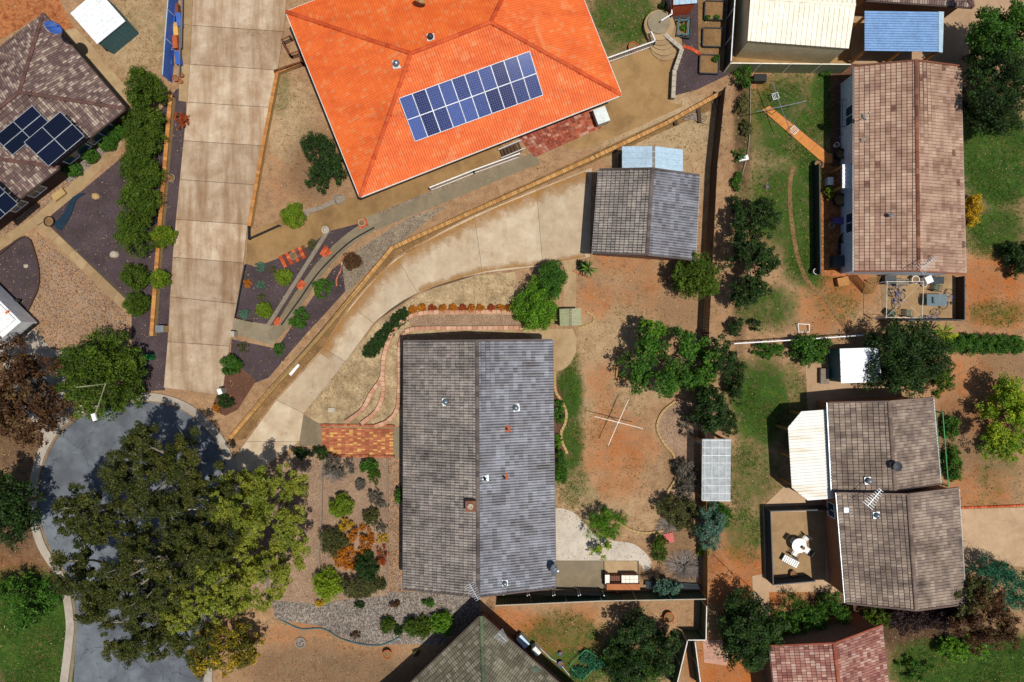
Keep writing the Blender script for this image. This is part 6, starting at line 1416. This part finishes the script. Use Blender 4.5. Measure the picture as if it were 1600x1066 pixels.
boxthing('wood_pile', 'orange timber stack beside the lawn track', 'wood pile', 1318, 440, .8, .6, .5, 'cloth_orange', .2, 'timber'); boxthing('solar_light', 'white flood lamp lying on the boundary wall', 'lamp', 459, 577, .3, 1.0, .2, 'white_metal', -.7); boxthing('soft_toy', 'white plastic bag on the fence line bed', 'bag', 1162, 247, .7, .35, .3, 'plastic_white', .2); boxthing('door_frame', 'timber door frame leaning on the side deck', 'frame', 1319, 386, .9, 1.0, .08, 'timber', 0, 'dark_metal')
boxthing('garden_step', 'beige block step beside the plum house path', 'step', 91, 304, 1., .5, .3, 'limestone', .65); boxthing('stacked_blue_crate', 'blue crate below the blue fence head', 'crate', 268, 22, .45, 1.2, .5, 'blue_tarp')
for i, (u, v, m) in enumerate(((267, 47, 'blue_tarp'), (265, 68, 'pale_blue_metal'), (264, 90, 'blue_paint'), (275, 15, 'brick_brown'), (274, 45, 'brick_red'), (273, 65, 'terracotta'), (279, 30, 'blue_paint'), (277, 90, 'blue_tarp'))):
    boxthing('planter_trough', ('deep blue tarped trough above the pale blue one', 'pale blue trough between two deeper blue ones', 'bright blue trough below the pale blue one', 'dark brown brick coloured trough at the blue fence head', 'orange red trough beside the blue tarped trough', 'terracotta trough beside the pale blue trough', 'narrow bright blue trough against the steel rail', 'deep blue trough above the terracotta pots')[i], 'trough', u, v, .34, .95, .4 + .02 * i, m, .05 + .01 * i)
for i, (u, v) in enumerate(((284, 30), (281, 75))): MB_ = MB().bar(P(u + 1, v - 45, .5), P(u - 1, v + 45, .5), .08); solo('steel_rail', MB_, 'zinc', ('long steel rail beside the blue troughs, upper length' if i == 0 else 'long steel rail beside the blue troughs, lower length'), 'rail')
# rocks
for l, u, v, r in (('pale rock in dark mulch beside the pebble path', 179, 398, .3), ('tan rock near the pond liner', 150, 307, .28), ('small rock in the leaf shaped bed', 41, 416, .17), ('grey rock beside the lime ball path', 480, 335, .25), ('flat grey rock on the dry grass edge', 531, 312, .42), ('small grey rock beside the flat rock', 500, 325, .25)):
    mb = MB(); c = P(u, v); mb.ball((c.x, c.y, c.z + r * .2), (r * 1.2, r, r * .6), 8, 5, .12); solo('rock', mb, 'stone_pale' if 'pale' in l or 'small rock' in l else ('limestone' if 'tan' in l else 'stone'), l, 'rock')
pl = smooth([(135, 302), (120, 313), (112, 335), (96, 360), (86, 350), (100, 335), (115, 308)], 3, True); tag(sheet('pond_liner', pl, 'pond_liner', 4, kind=None, thick=.05), 'crumpled dark blue pond liner strip on mulch', 'liner')
# driftwood and sleepers behind the garage
for i, (a, b, l) in enumerate((((1054, 182), (1056, 196), 'short dark sleeper beside the driftwood'), ((1091, 168), (1093, 192), 'second dark sleeper beside the driftwood'))): solo('sleeper', MB().bar(P(*a, .15), P(*b, .15), .25, .3), 'timber_dark', l, 'sleeper')
mb = MB()
for i in range(16):
    a = Vector(P(1062 + random.random() * 26, 177 + random.random() * 12, .1)); d = random.uniform(-.6, .6); mb.tube([a, a + Vector((math.cos(d) * 1., math.sin(d) * .8, .05))], [.035, .015], 5)
solo('driftwood', mb, 'twig_grey', 'pale driftwood sticks behind the small blue shed', 'branches')
mb = MB()
for i in range(12): a = P(1114 + random.random() * 10, 160 + random.random() * 30, .1); d = random.uniform(1.2, 1.9); mb.tube([a, a + Vector((math.cos(d), math.sin(d), .05)) * .9], [.03, .012], 5)
solo('driftwood', mb, 'twig_grey', 'pale bare branch lying against the paling fence', 'branches')
# bamboo poles against the brown roofed house
pb_ = thing('bamboo_poles', 'sheaf of bamboo poles leaning on the pale gable wall', 'poles', P(1352, 455))
for i in range(9): a = P(1348 + i * 2.0, 460 - abs(i - 4) * .5, .05); e = P(1358 + i * 2.2, 432, 2.3); MB().tube([a, e], .028, 6).build('pole', 'timber_pale', pb_)
# bicycle patio furniture and pergola
pg = thing('pergola_frame', 'white pergola frame with crossed wires over the bicycle patio', 'pergola', P(1430, 468)); c = [P(1386, 440, 2.2), P(1443, 440, 2.2), P(1441, 497, 2.2), P(1385, 496, 2.2)]
for i in range(4): MB().bar(c[i], c[(i + 1) % 4], .03).build('beam', 'gutter_white', pg); MB().box((c[i].x, c[i].y, 0), (.07, .07, 2.17)).build('post', 'white_paint', pg)
for a, b in ((0, 2), (1, 3)): MB().tube([c[a] - UP * .05, c[b] - UP * .05 - UP * .02 * a], .008, 5).build('wire', 'gutter_white', pg)
def chair(label, u, v, ang, mat='dark_metal', seat='shade_cloth', s=.5, backm=None):
    b = P(u, v, .45); b.z = gz(b.x); t = thing('patio_chair', label, 'chair', b); R = Matrix.Rotation(ang, 3, 'Z'); g = lambda x, y, z: b + R @ Vector((x * s, y * s, z))
    sm = MB()
    for i in range(5): y = -.42 + i * .21; sm.hexa([g(-.45, y - .08, .42), g(.45, y - .08, .42), g(.45, y + .08, .42), g(-.45, y + .08, .42), g(-.45, y - .08, .45), g(.45, y - .08, .45), g(.45, y + .08, .45), g(-.45, y + .08, .45)])
    sm.build('seat', seat, t)
    for x in (-.45, .45):
        for y in (-.45, .45): MB().tube([g(x, y, 0), g(x, y, .43)], .015, 5).build('leg', mat, t)
    bk = MB()
    for i in range(4): z = .5 + i * .12; bk.bar(g(-.45, .5 + i * .05, z), g(.45, .5 + i * .05, z), .06, .03)
    for x in (-.45, .45): bk.tube([g(x, .45, .43), g(x, .68, .95)], .015, 5)
    bk.build('backrest', backm or seat, t)
    for x in (-.5, .5): MB().tube([g(x, .5, .65), g(x, -.4, .65), g(x, -.45, .43)], .018, 5).build('armrest', mat, t)
def table(label, u, v, w, d, h, ang, top, leg='dark_metal', round_=False):
    b = P(u, v, h); b.z = gz(b.x); t = thing('patio_table', label, 'table', b); R = Matrix.Rotation(ang, 3, 'Z')
    if round_: MB().lathe(b + UP * (h - .04), [(w / 2, 0), (w / 2, .04), (.02, .041)], 24).build('table_top', top, t)
    else: MB().box(b + UP * (h - .03), (w, d, .03), ang).build('table_top', top, t)
    for x in (-.4, .4):
        for y in (-.4, .4): q = R @ Vector((x * w * (.7 if round_ else 1), y * d * (.7 if round_ else 1), 0)); MB().tube([b + q, b + q + UP * (h - .05)], .022, 6).build('leg', leg, t)
def bike(label, u, v, ang, lie=0.):
    b = P(u, v, .4); b.z = gz(b.x); t = thing('bicycle', label, 'bicycle', b); R = Matrix.Rotation(ang, 3, 'Z') @ Matrix.Rotation(lie, 3, 'X'); g = lambda x, y, z: b + R @ Vector((x, y, z)) + UP * .02
    for x in (-.5, .5):
        ring = [g(x + .31 * math.cos(a), 0, .33 + .31 * math.sin(a)) for a in [6.2832 * i / 18 for i in range(19)]]
        w = MB().tube(ring, .022, 5, False).build('tyre', 'rubber', t); sp = MB()
        for k in range(8): a = 6.2832 * k / 8; sp.tube([g(x, 0, .33), g(x + .3 * math.cos(a), 0, .33 + .3 * math.sin(a))], .005, 3, False)
        sp.build('spokes', 'zinc', w)
    f = MB()
    for p, q in (((-.5, .33), (-.12, .3)), ((-.12, .3), (-.25, .75)), ((-.25, .75), (.3, .78)), ((.3, .78), (-.12, .3)), ((-.5, .33), (-.22, .68)), ((.5, .33), (.28, .9))): f.tube([g(p[0], 0, p[1]), g(q[0], 0, q[1])], .02, 5)
    f.build('frame', 'blue_paint' if lie else 'dark_metal', t); MB().tube([g(.28, -.28, .95), g(.25, 0, .92), g(.28, .28, .95)], .016, 5).build('handlebar', 'black', t); MB().bar(g(-.38, 0, .82), g(-.14, 0, .82), .13, .05).build('saddle', 'black', t)
table('rectangular glass table on the bicycle patio', 1464, 469, 1.5, .9, .72, 0, 'glass_table')
bike('bicycle lying beside the patio glass table', 1452, 488, .5, .9); bike('bicycle parked behind the glass table end', 1476, 466, 1.2, .5); bike('blue bicycle leaning near the pergola corner', 1398, 458, 2.3, .8); bike('second bicycle leaning under the pergola beam', 1394, 468, 1.9, .6)
chair('green slatted patio chair above the glass table', 1464, 449, 2.8, seat='green_metal'); chair('slatted patio chair at the pergola lower corner', 1394, 490, 1.0, seat='green_metal'); chair('slatted patio chair by the hedge under the pergola', 1419, 489, 3.1, seat='green_metal'); chair('folding patio chair at the glass table end', 1447, 470, -1.5, seat='green_metal')
table('round white patio table with centre pot', 1249, 853, 1.1, 1.1, .74, 0, 'plastic_white', 'black', True); pot('black centre pot on the round white table', 1249, 852, .13, .2, 'black'); bpy.data.objects[[o.name for o in COL.objects if o.get('label') == 'black centre pot on the round white table'][0]].location.z += .74
for l, u, v, a in (('white cushioned chair beside the awning side of the round table', 1239, 845, .95), ('white cushioned chair on the wall side of the round table', 1258, 843, -.75), ('white cushioned chair at the house side of the round table', 1261, 860, -2.2), ('white cushioned chair near the screen fence by the round table', 1243, 864, 2.6)):
    chair(l, u, v, a, 'black', 'plastic_white', .52, 'black')
lg = thing('sun_lounger', 'white slatted lounger on the fenced patio', 'lounger', P(1235, 877)); R = Matrix.Rotation(-.5, 3, 'Z'); b = P(1235, 877, .35)
MB().box(b - UP * .06, (1.3, .55, .04), -.5).build('frame', 'black', lg)
for i in range(8): q = b + R @ Vector((-.55 + i * .16, 0, 0)); MB().box(q, (.12, .52, .03), -.5).build('slat', 'plastic_white', lg)
for x in (-.5, .5):
    for y in (-.2, .2): q = b + R @ Vector((x, y, 0)); MB().box((q.x, q.y, gz(q.x)), (.04, .04, .29)).build('leg', 'black', lg)
# netted vegetable plot
vp = thing('vegetable_plot', 'green netted vegetable plot on the rough lawn', 'garden bed', P(915, 1040)); c = [P(890, 1040, .3), P(915, 1015, .3), P(940, 1030, .3), P(910, 1064, .3)]
for i in range(4): MB().bar(c[i], c[(i + 1) % 4], .05).build('rail', 'plastic_green', vp); MB().box((c[i].x, c[i].y, 0), (.05, .05, .5)).build('post', 'plastic_green', vp)
for l, u, v in (('leafy crop inside the green netted plot, upper half', 918, 1026), ('leafy crop inside the green netted plot, lower half', 906, 1050), ('leafy crop inside the green netted plot, fence side', 930, 1038)): T('vegetable_plant', l, u, v, 16, 10, .5, 'leaf_teal', 'open', .1, cat='plant', part='foliage')
kerbline('garden_hose', 'grey hose lying by the blue tubs', [(842, 1010), (860, 1028), (876, 1038), (890, 1055)], .05, .04, 'grey_metal')
# street lamp over the cul-de-sac
ln = P(206, 596); ln.z = -1.2; lamp = thing('street_lamp', 'green pole street lamp with white head over the cul-de-sac', 'street lamp', ln); tp = PA(165, 600, 5.2); tp2 = Vector((ln.x, ln.y, 5.3)); hd = PA(147, 652, 5.6)
MB().tube([ln, tp2, tp2 + Vector((0, 0, .2))], [.09, .06, .05], 8).build('pole', 'sage_metal', lamp); MB().tube([tp2, PA(165, 600, 5.5), hd], .04, 6).build('arm', 'sage_metal', lamp); MB().box(hd - UP * .1, (.28, .5, .14), .3).build('lamp_head', 'plastic_white', lamp)
# caravan corner at the neighbour's drive
cv = thing('caravan', 'white caravan parked on the neighbour\'s driveway', 'caravan', P(-20, 500)); c = [PA(33, 503, 1.0), PA(-6, 536, 1.0), PA(-95, 447, 1.0), PA(-56, 414, 1.0)]
bd = MB(); bd.hexa([Vector((p.x, p.y, -.75)) for p in c[::-1]] + [p for p in c[::-1]]); bd.build('body', 'white_metal', cv)
q = [p.lerp(sum(c, Vector()) / 4, .12) + UP * .12 for p in c]; MB().hexa([p - UP * .1 for p in q[::-1]] + q[::-1]).build('roof_panel', 'plastic_white', cv); MB().bar(c[0].lerp(c[1], .05) - UP * 1.4 + Vector((.1, -.05, 0)), c[0].lerp(c[1], .95) - UP * 1.4 + Vector((.1, -.05, 0)), .12, .15).build('bumper', 'black', cv)
MB().box(q[0].lerp(q[3], .15) + UP * .02, (.25, .15, .06), .7).build('marker_light', 'amber', cv); MB().box(q[0].lerp(q[2], .3) + UP * .02, (.6, .6, .1), .75).build('hatch', 'pale_blue_metal', cv)
for k in (0, 1):
    w = c[k].lerp(c[3 - k], .4); MB().lathe(Vector((w.x, w.y, -.9)), [(.3, -.1), (.3, .1)], 14, Matrix.Rotation(math.pi / 2, 3, 'X')).build('wheel', 'rubber', cv)
# power cables hanging over the lower garden
mb = MB(); mb.tube([P(1148, 895, 3), P(1185, 930, 3.2), P(1206, 960, 3.4)], .02, 5); solo('power_cable', mb, 'black', 'overhead service cable near the dark round tree', 'cable')

# side stair of the orange house: dark slatted treads with white strings
sr = thing('side_stair', 'slatted dark timber stair with white strings under the orange eave', 'stair', P(798, 236))
for i in range(6):
    a, b = P(783 + i * 5.2, 234 - i * 2.1, .25 + .12 * i), P(788 + i * 5.2, 247 - i * 2.1, .25 + .12 * i); MB().bar(a, b, .2, .04).build('tread', 'timber_dark', sr)
for o in (0, 13): MB().bar(P(779 + o * .38, 234 + o, .2), P(815 + o * .38, 219 + o, 1.0), .05, .18).build('string', 'white_paint', sr)
# clutter along the pale side wall
cg = thing('wire_cage', 'dark wire cage standing against the pale side wall', 'cage', P(1322, 176)); c = [P(1316, 156, .9), P(1330, 156, .9), P(1330, 198, .9), P(1316, 198, .9)]
for i in range(4): MB().bar(c[i], c[(i + 1) % 4], .05).build('top_rail', 'zinc', cg); MB().box((c[i].x, c[i].y, 0), (.05, .05, .88)).build('post', 'zinc', cg)
for k in range(1, 4): MB().bar(c[0].lerp(c[3], k / 4), c[1].lerp(c[2], k / 4), .03).build('cross_bar', 'zinc', cg)
ld = thing('ladder', 'aluminium ladder lying beside the wire cage', 'ladder', P(1322, 205)); a, b = P(1316, 212, .1), P(1328, 196, .5); sd = Vector((.25, .18, 0))
for q in (-1, 1): MB().bar(a + sd * q, b + sd * q, .05).build('stile', 'zinc', ld)
for k in range(6): m = a.lerp(b, (k + .5) / 6); MB().bar(m - sd, m + sd, .035).build('rung', 'zinc', ld)
for l, u, v, r, h, m in (('large black tub below the aluminium ladder', 1314, 240, .4, .6, 'black'), ('black tub beside the white wall awning', 1313, 312, .5, .6, 'black'), ('grey tub on the side deck behind the purple box', 1300, 352, .25, .4, 'stone_pale'), ('white tub beside the wire cage', 1308, 226, .2, .35, 'plastic_white'), ('black tub beside the dark storage box', 1322, 372, .45, .5, 'black'), ('blue ball shaped tub on the worn lawn', 1199, 292, .14, .2, 'plastic_blue'), ('grey tub at the dark fence corner post', 1276, 424, .25, .6, 'grey_metal')):
    pot(l, u, v, r, h, m)
wf = thing('tubular_stand', 'white tubular stand on worn lawn near the white rail fence', 'stand', P(1256, 511)); c = [P(1247, 506, .3), P(1265, 507, .3), P(1264, 519, .05), P(1248, 519, .05)]
for i in range(4): MB().bar(c[i], c[(i + 1) % 4], .05).build('bar', 'white_paint', wf)
